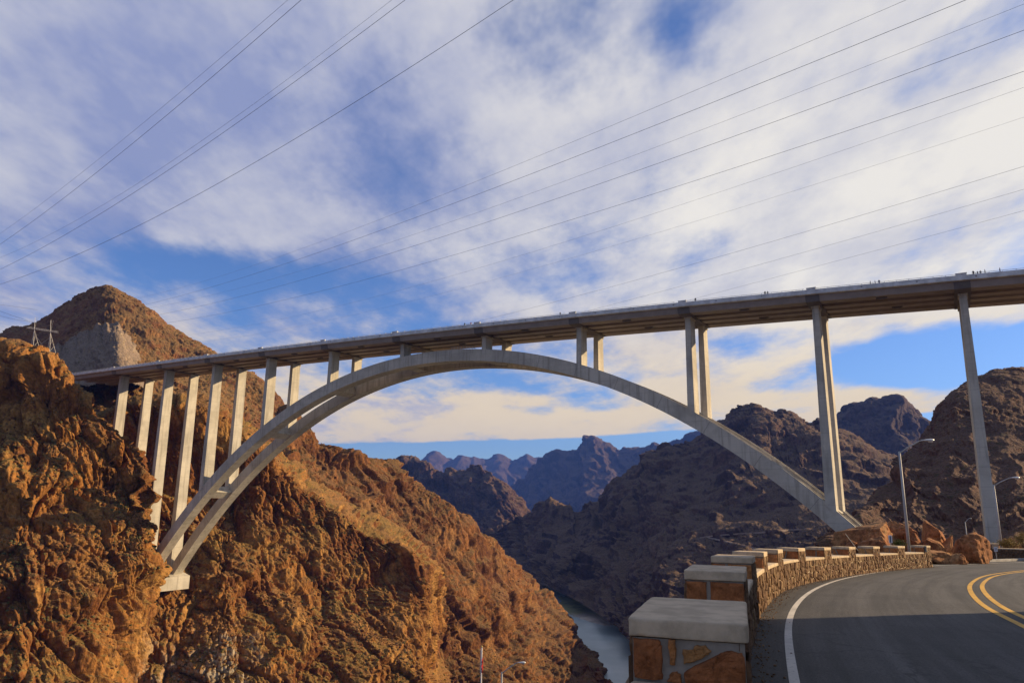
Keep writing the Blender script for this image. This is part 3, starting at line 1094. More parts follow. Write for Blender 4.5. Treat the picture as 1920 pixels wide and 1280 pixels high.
# cap beams between the girders, pilasters on the parapet, and pairs of columns
base_z = {0: -22.0, 1: -36.0, 10: -30.0, 11: 0.0}
for k in range(12):
    ic = k + POFF[k]
    zt = deck_z(ic)
    mb = MB()
    prof = [(0.72, -1.73), (DECK_W - 0.72, -1.73), (DECK_W - 1.1, -3.50), (DECK_W - 3.0, -3.80), (3.0, -3.80), (1.1, -3.50)]
    fr2 = [(bp(ic + s_ * 1.75 / SPAN, 0, zt), BN, np.array([0, 0, 1.0])) for s_ in (-1, 1)]
    mb.sweep(fr2, prof)
    cap = part(mb, 'pier_cap', M_K)
    for t0 in (-0.10, DECK_W - 0.42):
        mb = MB()
        mb.box(bp(ic, t0 + 0.26, zt - 0.80), (2.3, 0.56, 1.66), BAL)
        mb.box(bp(ic, t0 + 0.26, zt + 0.06), (2.5, 0.70, 0.14), BAL)
        part(mb, 'pilaster', M_P)
    for t0 in (T_N, T_F):
        ztop = zt - 3.78
        mb = MB()

        def ring_at(z):
            h = ztop - z
            hw, hd = COL_W + 0.0085 * h, COL_D / 2 + 0.006 * h
            tc = t0 + COL_D / 2
            return [bp(ic + a * hw / SPAN, tc + b_ * hd, z) for a, b_ in ((-1, -1), (1, -1), (1, 1), (-1, 1))]
        if k in base_z:
            zb = base_z[k]
            lo = ring_at(zb)
        else:
            lo = ring_at(arch_z(ic) - 0.5)
            for q in lo:
                iq = 10 + ((q[:2] - np.array([BX, BY])) @ BU[:2]) / SPAN
                q[2] = arch_z(iq) - 0.6
        hi = ring_at(ztop)
        mb.hexa(list(lo) + list(hi))
        col = part(mb, 'column', M_C)
        mb = MB()
        h = ring_at(ztop)
        mb.box((h[0] + h[2]) / 2 + np.array([0, 0, -0.28]), (COL_W * 2 + 0.5, COL_D + 0.5, 0.5), BAL)
        part(mb, 'column_head', M_C, col)

# twin ribs
RIB_W = 4.3
ii = np.linspace(0.99, 9.90, 140)
ctr = np.array([[(i - 5) * SPAN, arch_z(i)] for i in ii])
tan = np.gradient(ctr, axis=0)
tan /= np.linalg.norm(tan, axis=1)[:, None]
for t0 in (T_N - 0.12, T_F - 0.12):
    path = []
    for i, tg in zip(ii, tan):
        nrm = BU * (-tg[1]) + np.array([0, 0, tg[0]])
        path.append((bp(i, t0, arch_z(i)), BN, nrm))
    mb = MB()
    mb.sweep(path, [(0.0, 0.0), (RIB_W, 0.0), (RIB_W, -3.9), (0.0, -3.9)])
    rib = part(mb, 'arch_rib', M_C)
    # joints between the cast segments
    for k_ in range(4, len(ii) - 4, 6):
        o_, r_, n_ = path[k_]
        tg_ = BU * tan[k_][0] + np.array([0, 0, tan[k_][1]])
        mbj = MB()
        mbj.sweep([(np.array(o_) - tg_ * 0.05, r_, n_), (np.array(o_) + tg_ * 0.05, r_, n_)], [(-0.012, 0.0), (RIB_W + 0.012, 0.0), (RIB_W + 0.012, -3.912), (-0.012, -3.912)])
        part(mbj, 'segment_joint', MATS['joint grey'], rib)
    # raised kerb along both edges of the rib's back
    for e in (0.0, RIB_W - 0.35):
        mb = MB()
        mb.sweep(path[2:-2], [(e + 0.01, 0.003), (e + 0.34, 0.003), (e + 0.34, 0.25), (e + 0.01, 0.25)])
        part(mb, 'rib_kerb', M_C, rib)

# struts tying the ribs together below every pair of columns
for k in range(2, 10):
    ic = k + POFF[k]
    s_ = np.interp(ic, ii, np.arange(len(ii)))
    tg = tan[int(round(s_))]
    nrm = BU * (-tg[1]) + np.array([0, 0, tg[0]])
    tg3 = BU * tg[0] + np.array([0, 0, tg[1]])
    t_a, t_b = T_N + RIB_W - 0.11, T_F - 0.13
    mb = MB()
    path = [(bp(ic, t, arch_z(ic)), tg3, nrm) for t in (t_a, t_b)]
    mb.sweep(path, [(-2.0, -0.15), (2.0, -0.15), (2.0, -3.4), (-2.0, -3.4)])
    part(mb, 'strut', M_C)

# footing of the arch on the left ledge and, hidden by the road, on the right
for i_, sgn in ((1.0, 1), (9.9, -1)):
    zf = arch_z(i_)
    mb = MB()
    a = [bp(i_ - sgn * 5.0 / SPAN, T_N - 1.4, zf - 7.5), bp(i_ + sgn * 7.2 / SPAN, T_N - 1.4, zf - 7.5), bp(i_ + sgn * 7.2 / SPAN, T_F + 6.5, zf - 7.5), bp(i_ - sgn * 5.0 / SPAN, T_F + 6.5, zf - 7.5)]
    b_ = [p + np.array([0, 0, 6.4]) for p in a]
    b_[0][2] += 2.4
    b_[3][2] += 2.4
    b_[1][2] -= 0.6
    b_[2][2] -= 0.6
    mb.hexa(a + b_)
    part(mb, 'arch_footing', M_C)

# small access platform with a railing at the crown of the near rib
mb = MB()
for j in range(9):
    i = 5.62 + j * 0.035
    mb.box(bp(i, T_N + 0.7, arch_z(i) + 0.75), (0.10, 0.10, 1.3), BAL)
for hz in (0.7, 1.35):
    mb.tube([bp(5.62 + j * 0.035, T_N + 0.7, arch_z(5.62 + j * 0.035) + hz) for j in range(9)], 0.06, 5)
part(mb, 'access_railing', MATS['rail steel'])
# ------------------------------------------------------------------ road, verge and stone parapet
PIL_PX = [1287, 1339, 1371, 1402, 1434, 1476, 1527, 1575, 1622, 1669, 1719]
PIL_PY = [1161, 1069, 1041.5, 1034, 1029, 1026.5, 1025, 1024.3, 1023.6, 1022.8, 1022]
PIL_Y = [4.08, 7.94, 11.75, 15.5, 19.2, 22.75, 26.1, 29.35, 32.5, 35.5, 38.3]
PIL = [at(a, b_, c) for a, b_, c in zip(PIL_PX, PIL_PY, PIL_Y)]
WALL_H = 1.07
_py = np.array([-40.0, 0.0] + [p[1] for p in PIL] + [46.0, 60.0, 100.0])
_pz = np.array([p[2] for p in PIL]) - WALL_H
_s = (_pz[-1] - _pz[-3]) / (PIL_Y[-1] - PIL_Y[-3])
_pz = np.concatenate([[_pz[0] + 0.7, _pz[0] + 0.06], _pz, [_pz[-1] + _s * 7.7, _pz[-1] + _s * 19, _pz[-1] + _s * 45]])
# smooth the road profile
_yy = np.linspace(-40, 100, 281)
_zz = np.interp(_yy, _py, _pz)
_k = np.ones(13) / 13
_zz = np.convolve(np.pad(_zz, 6, mode='edge'), _k, mode='valid')


def road_z(y):
    return np.interp(y, _yy, _zz)


def onroad(px, py, lift=0.0):
    d = ray(px, py)
    lo, hi = 2.0, 120.0
    for _ in range(50):
        m = (lo + hi) / 2
        p = d * (m / d[1])
        if p[2] > road_z(m) + lift:
            lo = m
        else:
            hi = m
    return p


def spline2(pts, step):
    C = np.array([p[:2] for p in pts])
    n = [max(1, int(np.linalg.norm(C[k + 1] - C[k]) / step)) for k in range(len(C) - 1)]
    return cat_rom(C, n)


def smooth2(p, it=20):
    p = p.copy()
    for _ in range(it):
        p[1:-1] = 0.5 * p[1:-1] + 0.25 * (p[:-2] + p[2:])
    return p


def left_normal(path):
    t = np.gradient(path, axis=0)
    t /= np.linalg.norm(t, axis=1)[:, None]
    return np.stack([-t[:, 1], t[:, 0]], 1)


_f0 = np.array(PIL[0][:2])
_d0 = np.array(PIL[1][:2]) - _f0
_d0 /= np.linalg.norm(_d0)
_l0 = np.array(PIL[-1][:2]) - np.array(PIL[-2][:2])
_l0 /= np.linalg.norm(_l0)
cpts = [_f0 - _d0 * 12, _f0 - _d0 * 4] + [np.array(p[:2]) for p in PIL] + [np.array(PIL[-1][:2]) + _l0 * 1.25]
WALL_LINE = cat_rom(np.array(cpts), [40] + [16] * (len(cpts) - 2))
white = [onroad(*q) for q in ((1490, 1280), (1475, 1200), (1477, 1165), (1490, 1135), (1530, 1102), (1600, 1080), (1700, 1064), (1760, 1059.5), (1830, 1056.5), (1920, 1053.5))]
d0 = white[0] - white[1]
white = [white[0] + d0 * 6, white[0] + d0 * 3] + white
dl = white[-1] - white[-2]
white += [white[-1] + dl * 2, white[-1] + dl * 5]
wpath = smooth2(spline2(white, 0.5), 30)
WN = left_normal(wpath)
yel = [onroad(*q) for q in ((1920, 1165), (1870, 1142), (1842, 1121), (1830, 1104), (1832, 1093), (1850, 1081), (1880, 1074.5), (1920, 1070))]
d0 = yel[0] - yel[1]
yel = [yel[0] + d0 * 7, yel[0] + d0 * 3] + yel
dl = yel[-1] - yel[-2]
yel += [yel[-1] + dl * 1.5, yel[-1] + dl * 4]
ypath = smooth2(spline2(yel, 0.4), 20)
YN = left_normal(ypath)


def f_asph(t, b):
    P = t.new('ShaderNodeNewGeometry').outputs['Position']
    lane = t.new('ShaderNodeAttribute', attribute_name='lane').outputs['Fac']
    along = t.new('ShaderNodeAttribute', attribute_name='along').outputs['Fac']
    cv = t.new('ShaderNodeCombineXYZ')
    t.l.new(lane, cv.inputs[0])
    t.l.new(along, cv.inputs[1])
    big = t.noise(P, 0.30, 5, 0.6, 0.5)
    c = t.mix(t.rng(big, 0.35, 0.65), (0.030, 0.028, 0.026), (0.047, 0.043, 0.039))
    # polished wheel paths, oily strip between them, long drag streaks
    wear = t.math('COSINE', t.math('MULTIPLY', t.math('ADD', lane, 1.15), 2 * math.pi / 1.85))
    c = t.mix(t.rng(wear, 0.2, 1.0, 0.0, 0.45), c, (0.064, 0.059, 0.053))
    stk = t.noise(t.mapping(cv.outputs[0], scale=(3.5, 0.12, 1)), 1.0, 5, 0.65)
    c = t.mix(1.0, c, t.rng(stk, 0.3, 0.7, 0.62, 1.4), 'MULTIPLY')
    # gritty darker shoulder outside the edge line
    c = t.mix(t.rng(lane, 0.05, 0.4, 0.0, 0.55), c, (0.034, 0.028, 0.022))
    c = t.mix(1.0, c, t.rng(t.noise(P, 38, 4, 0.8), 0.25, 0.75, 0.35, 1.8), 'MULTIPLY')
    sp = t.voro(P, 60.0)
    c = t.mix(t.math('MULTIPLY', t.rng(sp, 0.22, 0.10), 0.45), c, (0.17, 0.16, 0.145))
    ck = t.voro(t.vmath('ADD', P, t.vmath('SCALE', t.noise(P, 1.2, 4, 0.6, out=1), None, scale=1.4)), 0.28, 'DISTANCE_TO_EDGE')
    c = t.mix(t.math('MULTIPLY', t.rng(ck, 0.012, 0.003), t.math('MULTIPLY', t.rng(big, 0.42, 0.58), 0.7)), c, (0.014, 0.013, 0.013))
    t.put(b.inputs['Base Color'], c)
    bn = t.new('ShaderNodeBump')
    bn.inputs['Strength'].default_value = 0.7
    bn.inputs['Distance'].default_value = 0.01
    t.l.new(t.noise(P, 55, 3, 0.7), bn.inputs['Height'])
    t.l.new(bn.outputs[0], b.inputs['Normal'])


mat('asphalt', f_asph, 0.80, 0.35)


def f_paint(col, wear):
    def f(t, b):
        P = t.new('ShaderNodeNewGeometry').outputs['Position']
        n = t.noise(P, 14, 7, 0.75)
        c = t.mix(t.rng(n, 0.55, 0.68, 0, wear), col, (0.09, 0.085, 0.08))
        c = t.mix(1.0, c, t.rng(t.noise(P, 1.2, 4, 0.6), 0.3, 0.7, 0.78, 1.1), 'MULTIPLY')
        t.put(b.inputs['Base Color'], c)
    return f


mat('white road paint', f_paint((0.55, 0.51, 0.43), 0.9), 0.7, 0.3)
mat('yellow road paint', f_paint((0.62, 0.34, 0.035), 0.5), 0.7, 0.3)
flat('kerb concrete', (0.36, 0.33, 0.28), 0.9, 0.2, 0, 0.25, 2.0, 0.4)


def ribbon(mb, path, nrm, offs, lift):
    """strip following the road; offs to the left of the path"""
    vs, fs = [], []
    m = len(offs)
    for p, q in zip(path, nrm):
        for o_ in offs:
            x = p + q * o_
            vs.append((x[0], x[1], road_z(x[1]) + lift))
    for k in range(len(path) - 1):
        for j in range(m - 1):
            fs.append((k * m + j, k * m + j + 1, (k + 1) * m + j + 1, (k + 1) * m + j))
    mb.add(vs, fs)


mb = MB()
left_off = []
for p_, q_ in zip(wpath, WN):
    d_ = np.array([c_[:2] for c_ in WALL_LINE]) - p_
    al_ = d_ @ q_
    ac_ = np.abs(d_ @ np.array([q_[1], -q_[0]]))
    ok = ac_ < 0.4
    left_off.append(float(al_[ok].min()) if ok.any() and al_[ok].min() > 0.15 else 2.2)
left_off = np.minimum(np.array(left_off), 2.2)
vs, fs = [], []
lat = np.linspace(0, 1, 34)
for (p_, q_, lo_) in zip(wpath, WN, left_off):
    for a_ in lat:
        x_ = p_ + q_ * (lo_ + (-11.0 - lo_) * a_)
        vs.append((x_[0], x_[1], road_z(x_[1])))
for k in range(len(wpath) - 1):
    for j in range(33):
        fs.append((k * 34 + j, k * 34 + j + 1, (k + 1) * 34 + j + 1, (k + 1) * 34 + j))
mb.add(vs, fs)
lat_off = np.array([lo_ + (-11.0 - lo_) * a_ for lo_ in left_off for a_ in lat])
road = tag(mb.build('road', MATS['asphalt'], smooth=True), kind='structure')
at_ = road.data.attributes.new('lane', 'FLOAT', 'POINT')
at_.data.foreach_set('value', lat_off.astype(np.float32))
at_ = road.data.attributes.new('along', 'FLOAT', 'POINT')
at_.data.foreach_set('value', np.repeat(np.arange(len(wpath)) * 0.5, 34).astype(np.float32))
mb = MB()
ribbon(mb, wpath, WN, (0.052, 0.0, -0.052), 0.004)
mb.build('edge_line', MATS['white road paint'], road)
for o_ in (0.16, -0.16):
    mb = MB()
    ribbon(mb, ypath, YN, (o_ + 0.06, o_, o_ - 0.06), 0.005)
    mb.build('centre_line', MATS['yellow road paint'], road)
# kerb past the end of the parapet
i_end = int(np.argmin(np.linalg.norm(wpath - PIL[-1][:2], axis=1))) + 2
mb = MB()
kp, kn = wpath[i_end:], WN[i_end:]
path = [((p[0] + q[0] * 1.15, p[1] + q[1] * 1.15, road_z(p[1] + q[1] * 1.15)), (q[0], q[1], 0), (0, 0, 1)) for p, q in zip(kp, kn)]
mb.sweep(path, [(0.0, -0.1), (0.35, -0.1), (0.35, 0.13), (0.03, 0.13)])
tag(mb.build('kerb', MATS['kerb concrete']), kind='structure')

# verge and hillside on which road and wall stand
m_verge = rock_mat('verge soil and rock', ((0.21, 0.115, 0.062), (0.16, 0.085, 0.05), (0.25, 0.15, 0.085)), (0.24, 0.155, 0.095), (0.07, 0.04, 0.026), 0.25, talus=(0.55, 0.85))
gx = np.linspace(-70, 150, 221)
gy = np.linspace(-35, 145, 181)
XX, YY = np.meshgrid(gx, gy)
PP = np.stack([XX.ravel(), YY.ravel()], 1)
wp = np.concatenate([wpath[::2]])
best = np.full(len(PP), 1e9)
side = np.zeros(len(PP))
arc = np.zeros(len(PP))
wn2 = WN[::2]
sacc = np.concatenate([[0], np.cumsum(np.linalg.norm(np.diff(wp, axis=0), axis=1))])
for k in range(len(wp)):
    d_ = PP - wp[k]
    q = (d_ * d_).sum(1)
    m_ = q < best
    best = np.where(m_, q, best)
    side = np.where(m_, (d_ * wn2[k]).sum(1), side)
    arc = np.where(m_, sacc[k], arc)
dist = np.sqrt(best) * np.sign(side)
a27 = sacc[int(np.argmin(np.linalg.norm(wp - PIL[6][:2], axis=1)))]
a40 = sacc[int(np.argmin(np.linalg.norm(wp - PIL[-1][:2], axis=1)))]
margin = 1.9 + np.clip((arc - a27) / (a40 - a27), 0, 1) * 14.0 * np.clip((PP[:, 0] - 14.5) / 4.0, 0, 1)
base = road_z(np.clip(PP[:, 1], -40, 60)) - 0.12
drop = np.maximum(0, dist - margin)
Pn = np.concatenate([PP, np.zeros((len(PP), 1))], 1)
zz_ = base - 0.85 * drop - 1.6 * np.clip(drop, 0, 14)
rough_ = fbm(Pn * 0.12, 5, 5) * np.clip(drop * 0.35, 0, 2.5) + fbm(Pn * 0.5, 3, 9) * 0.10 * np.clip((dist - 1.6) * 0.8, 0, 1)
zz_ = np.where(dist > 1.5, zz_ + rough_, base - 0.15)
P3 = np.concatenate([PP, zz_[:, None]], 1)
G = P3.reshape(len(gy), len(gx), 3)
rd_ = rock_disp(P3, 4.5, 0.75, 123) * np.clip((drop - 0.6) * 0.5, 0, 1)
GV = (P3 + rd_[:, None] * np.array([-0.85, 0.4, 0.25])).reshape(G.shape)
verge = link('verge', grid_mesh('verge', GV), m_verge)
verge['kind'] = 'structure'


def ground_z(x, y):
    i = np.clip((x - gx[0]) / (gx[1] - gx[0]), 0, len(gx) - 1.01)
    j = np.clip((y - gy[0]) / (gy[1] - gy[0]), 0, len(gy) - 1.01)
    i0, j0 = int(i), int(j)
    a, b_ = i - i0, j - j0
    return (G[j0, i0, 2] * (1 - a) + G[j0, i0 + 1, 2] * a) * (1 - b_) + (G[j0 + 1, i0, 2] * (1 - a) + G[j0 + 1, i0 + 1, 2] * a) * b_


# rock cutting on the inside of the bend (outside the picture on the right; it shades the road)
def cutting(pts, h, name, seed):
    C = np.array(pts, float)
    path = cat_rom(C, [10] * (len(C) - 1))
    nrm = -left_normal(path)
    rows = []
    prof = [(-0.3, -3.5), (0.2, 0.3), (0.7, 0.55), (1.2, 0.85), (2.2, 1.0), (6.0, 1.08), (14.0, 1.0), (22.0, 0.2)]
    for p, q in zip(path, nrm):
        zb = road_z(p[1])
        rows.append([(p[0] + q[0] * a, p[1] + q[1] * a, zb + (b_ * h if b_ > 0 else b_)) for a, b_ in prof])
    A = np.array(rows)
    A = cat_rom(A.transpose(1, 0, 2), [5] * (len(prof) - 1)).transpose(1, 0, 2)
    P_ = A.reshape(-1, 3)
    d_ = rock_disp(P_, 2.2, 0.28, seed)
    P_ = P_ + np.stack([d_ * 0.7, -d_ * 0.2, d_ * 0.6], 1)
    o = link(name, grid_mesh(name, P_.reshape(A.shape)), m_verge, smooth=True)
    o['kind'] = 'structure'
    return o


cutting([(13.5, -22), (13.3, -10), (13.8, 0), (15.5, 8), (17.2, 15.5), (21.0, 18.6), (30.0, 20.2), (44.0, 22.0)], 8.5, 'rock_cutting', 3)
cutting([(28.0, 21.0), (29.0, 23.0), (31.5, 25.3), (35.0, 26.5), (42.0, 27.5), (52.0, 28.0)], 6.4, 'rock_cutting', 7)


# ---- stone parapet
def clip_poly(poly, a, n):
    """keep the side of the line through a with normal n where (p-a).n < 0"""
    out_ = []
    for k in range(len(poly)):
        p, q = poly[k], poly[(k + 1) % len(poly)]
        dp, dq = (p - a) @ n, (q - a) @ n
        if dp <= 0:
            out_.append(p)
        if dp * dq < 0:
            out_.append(p + (q - p) * (dp / (dp - dq)))
    return out_


def cells(w_, h_, sx, sy, seed, jit=0.42):
    """irregular rubble pattern on a w x h rectangle: list of polygons (with the joints cut away)"""
    rs = np.random.RandomState(seed)
    nx, ny = max(1, int(round(w_ / sx))), max(1, int(round(h_ / sy)))
    pts = []
    for j in range(ny):
        for i in range(nx):
            x = (i + 0.5 + (0.5 if j % 2 else 0) - 0.25 + rs.uniform(-jit, jit)) * w_ / nx
            y = (j + 0.5 + rs.uniform(-jit, jit)) * h_ / ny
            pts.append((min(max(x, 0.01), w_ - 0.01), min(max(y, 0.01), h_ - 0.01)))
    pts = np.array(pts)
    res = []
    for k, p in enumerate(pts):
        poly = [np.array(q, float) for q in ((0, 0), (w_, 0), (w_, h_), (0, h_))]
        dd = np.linalg.norm(pts - p, axis=1)
        for j in np.argsort(dd)[1:14]:
            mid = (p + pts[j]) / 2
            n_ = (pts[j] - p) / (dd[j] + 1e-9)
            poly = clip_poly(poly, mid - n_ * 0.019, n_)
            if len(poly) < 3:
                break
        if len(poly) >= 3:
            a = 0.5 * abs(sum(poly[q][0] * poly[(q + 1) % len(poly)][1] - poly[(q + 1) % len(poly)][0] * poly[q][1] for q in range(len(poly))))
            if a > 0.002:
                res.append(poly)
    return res


def stone_geo(mb, poly, fmap, proud, rs, mi=0, fine=False):
    """polygon -> pillow shaped stone; fmap(u, v, depth) -> world"""
    P_ = np.array(poly)
    if fine:
        # ragged outline
        Q_ = []
        for k in range(len(P_)):
            for j in range(4):
                Q_.append(P_[k] + (P_[(k + 1) % len(P_)] - P_[k]) * j / 4 + rs.uniform(-0.0035, 0.0035, 2))
        P_ = np.array(Q_)
    c = P_.mean(0)
    n_ = len(P_)
    rings = [(1.0, -0.03), (0.995, proud * 0.45), (0.93, proud * rs.uniform(0.75, 1.0)), (0.5, proud * rs.uniform(0.8, 1.3))]
    if fine:
        rings = [(1.0, -0.03), (0.995, proud * 0.3), (0.96, proud * 0.8), (0.86, proud), (0.70, proud * 1.1), (0.52, proud * 1.1), (0.34, proud * 1.1), (0.17, proud * 1.1)]
    vs = []
    for s_, d_ in rings:
        for q in P_:
            x = c + (q - c) * s_
            if fine and d_ > 0:
                nn = np.array([[x[0] * 14 + proud * 900, x[1] * 14, proud * 500]])
                d2 = d_ + 0.011 * float(fbm(nn, 4, 3, 0.6)[0])
            else:
                d2 = d_ + rs.uniform(-0.006, 0.006) * (d_ > 0)
            vs.append(fmap(x[0], x[1], d2))
    vs.append(fmap(c[0], c[1], proud * rs.uniform(0.9, 1.2)))
    fs = []
    for k in range(len(rings) - 1):
        for j in range(n_):
            fs.append((k * n_ + j, k * n_ + (j + 1) % n_, (k + 1) * n_ + (j + 1) % n_, (k + 1) * n_ + j))
    e = len(vs) - 1
    for j in range(n_):
        fs.append(((len(rings) - 1) * n_ + j, (len(rings) - 1) * n_ + (j + 1) % n_, e))
    mb.add(vs, fs, mi)


def stone_mat(name, c1, c2, c3):
    def f(t, b):
        g = t.new('ShaderNodeNewGeometry')
        P = g.outputs['Position']
        rnd = t.new('ShaderNodeObjectInfo').outputs['Random']
        isl = g.outputs['Random Per Island']
        k = t.math('FRACT', t.math('ADD', t.math('MULTIPLY', rnd, 7.0), t.math('MULTIPLY', isl, 3.0)))
        c = t.mix(t.rng(k, 0.0, 0.5), c1, c2)
        c = t.mix(t.rng(k, 0.6, 0.95), c, c3)
        c = t.mix(1.0, c, t.rng(t.noise(P, 9, 7, 0.7, 0.5), 0.25, 0.75, 0.5, 1.5), 'MULTIPLY')
        c = t.mix(t.math('MULTIPLY', t.rng(t.noise(P, 40, 5, 0.7), 0.58, 0.72), 0.6), c, (0.05, 0.025, 0.015))
        t.put(b.inputs['Base Color'], c)
        bn = t.new('ShaderNodeBump')
        bn.inputs['Strength'].default_value = 0.9
        bn.inputs['Distance'].default_value = 0.035
        t.l.new(t.noise(P, 20, 8, 0.72, 0.3), bn.inputs['Height'])
        t.l.new(bn.outputs[0], b.inputs['Normal'])
    return mat(name, f, 0.92, 0.2)


stone_mat('wall stone', (0.21, 0.12, 0.058), (0.14, 0.075, 0.038), (0.27, 0.17, 0.085))
stone_mat('red block stone', (0.45, 0.185, 0.058), (0.36, 0.125, 0.042), (0.50, 0.25, 0.085))


def f_mort(col):
    def f(t, b):
        P = t.new('ShaderNodeNewGeometry').outputs['Position']
        c = t.mix(t.rng(t.noise(P, 6, 6, 0.65), 0.35, 0.65), col, tuple(x * 0.72 for x in col))
        c = t.mix(t.math('MULTIPLY', t.rng(t.noise(t.mapping(P, scale=(3, 3, 3)), 1.0, 7, 0.7, 1.2), 0.60, 0.70), 0.5), c, tuple(x * 0.45 for x in col))
        t.put(b.inputs['Base Color'], c)
        bn = t.new('ShaderNodeBump')
        bn.inputs['Strength'].default_value = 0.6
        bn.inputs['Distance'].default_value = 0.012
        t.l.new(t.noise(P, 25, 7, 0.7), bn.inputs['Height'])
        t.l.new(bn.outputs[0], b.inputs['Normal'])
    return f


mat('wall mortar', f_mort((0.58, 0.47, 0.31)), 0.95, 0.15)
mat('cap concrete', f_mort((0.60, 0.46, 0.29)), 0.92, 0.2)
mat('grey mortar', f_mort((0.34, 0.285, 0.215)), 0.95, 0.15)
M_MG = MATS['grey mortar']
M_MSH = mat('shaded mortar', f_mort((0.16, 0.115, 0.08)), 0.95, 0.15)  # wall mortar darkened: shade on the far low wall is put into its colour
M_ST, M_RB, M_MO, M_CP = MATS['wall stone'], MATS['red block stone'], MATS['wall mortar'], MATS['cap concrete']

MER_L, MER_W, MER_H, CAP_T, WALL_W = 1.12, 0.62, 0.325, 0.10, 0.52


def bevel_slab(mb, p8, bev=0.012):
    """slab with a chamfered top edge; p8 bottom ring then top ring"""
    b4, t4 = [np.array(q, float) for q in p8[:4]], [np.array(q, float) for q in p8[4:]]
    c = sum(t4) / 4
    mid = [q - np.array([0, 0, bev]) for q in t4]
    top = [q + (c - q) / np.linalg.norm(c - q) * bev * 1.6 for q in t4]
    vs = b4 + mid + top
    fs = [(3, 2, 1, 0), (8, 9, 10, 11)]
    for a in (0, 4):
        for j in range(4):
            k = (j + 1) % 4
            fs.append((a + j, a + k, a + 4 + k, a + 4 + j))
    mb.add(vs, fs)


def worn_slab(mb, p8, n_, seed):
    """cast slab with rounded, chipped edges"""
    p8 = [np.array(q, float) for q in p8]
    ctr_ = sum(p8) / 8
    ex, ey, ez = (p8[1] - p8[0]) / 2, (p8[3] - p8[0]) / 2, (p8[4] - p8[0]) / 2
    hs = np.array([np.linalg.norm(e) for e in (ex, ey, ez)])
    ax_ = [e / h_ for e, h_ in zip((ex, ey, ez), hs)]
    idx, vs, fs = {}, [], []

    def vid(c):
        key = tuple(int(round(v * n_)) for v in c)
        if key not in idx:
            idx[key] = len(vs)
            vs.append(c)
        return idx[key]
    g_ = [-1 + 2 * i / n_ for i in range(n_ + 1)]
    for a_ in range(3):
        b_, c_ = (a_ + 1) % 3, (a_ + 2) % 3
        for s_ in (-1, 1):
            for i in range(n_):
                for j in range(n_):
                    q_ = []
                    for u, v in ((i, j), (i + 1, j), (i + 1, j + 1), (i, j + 1)):
                        c = [0, 0, 0]
                        c[a_], c[b_], c[c_] = s_, g_[u], g_[v]
                        q_.append(vid(tuple(c)))
                    fs.append(tuple(q_))
    V = np.array(vs)
    # crowd the grid towards the edges, then round them
    V = np.sign(V) * np.abs(V) ** 0.6
    L = V * hs
    nz = fbm(L * 9 + seed * 5.3, 4, seed, 0.6)
    r_ = 0.012 + 0.012 * np.clip(fbm(L * 5 + seed, 3, seed + 9), 0, 1)
    inn = np.clip(L, -(hs - r_[:, None]), hs - r_[:, None])
    dl_ = L - inn
    ln = np.linalg.norm(dl_, axis=1)[:, None]
    L2 = np.where(ln > 1e-9, inn + dl_ / np.maximum(ln, 1e-9) * r_[:, None], L)
    L2 = L2 * (1 + 0.006 * nz[:, None])
    mb.add([ctr_ + ax_[0] * q[0] + ax_[1] * q[1] + ax_[2] * q[2] for q in L2], fs)


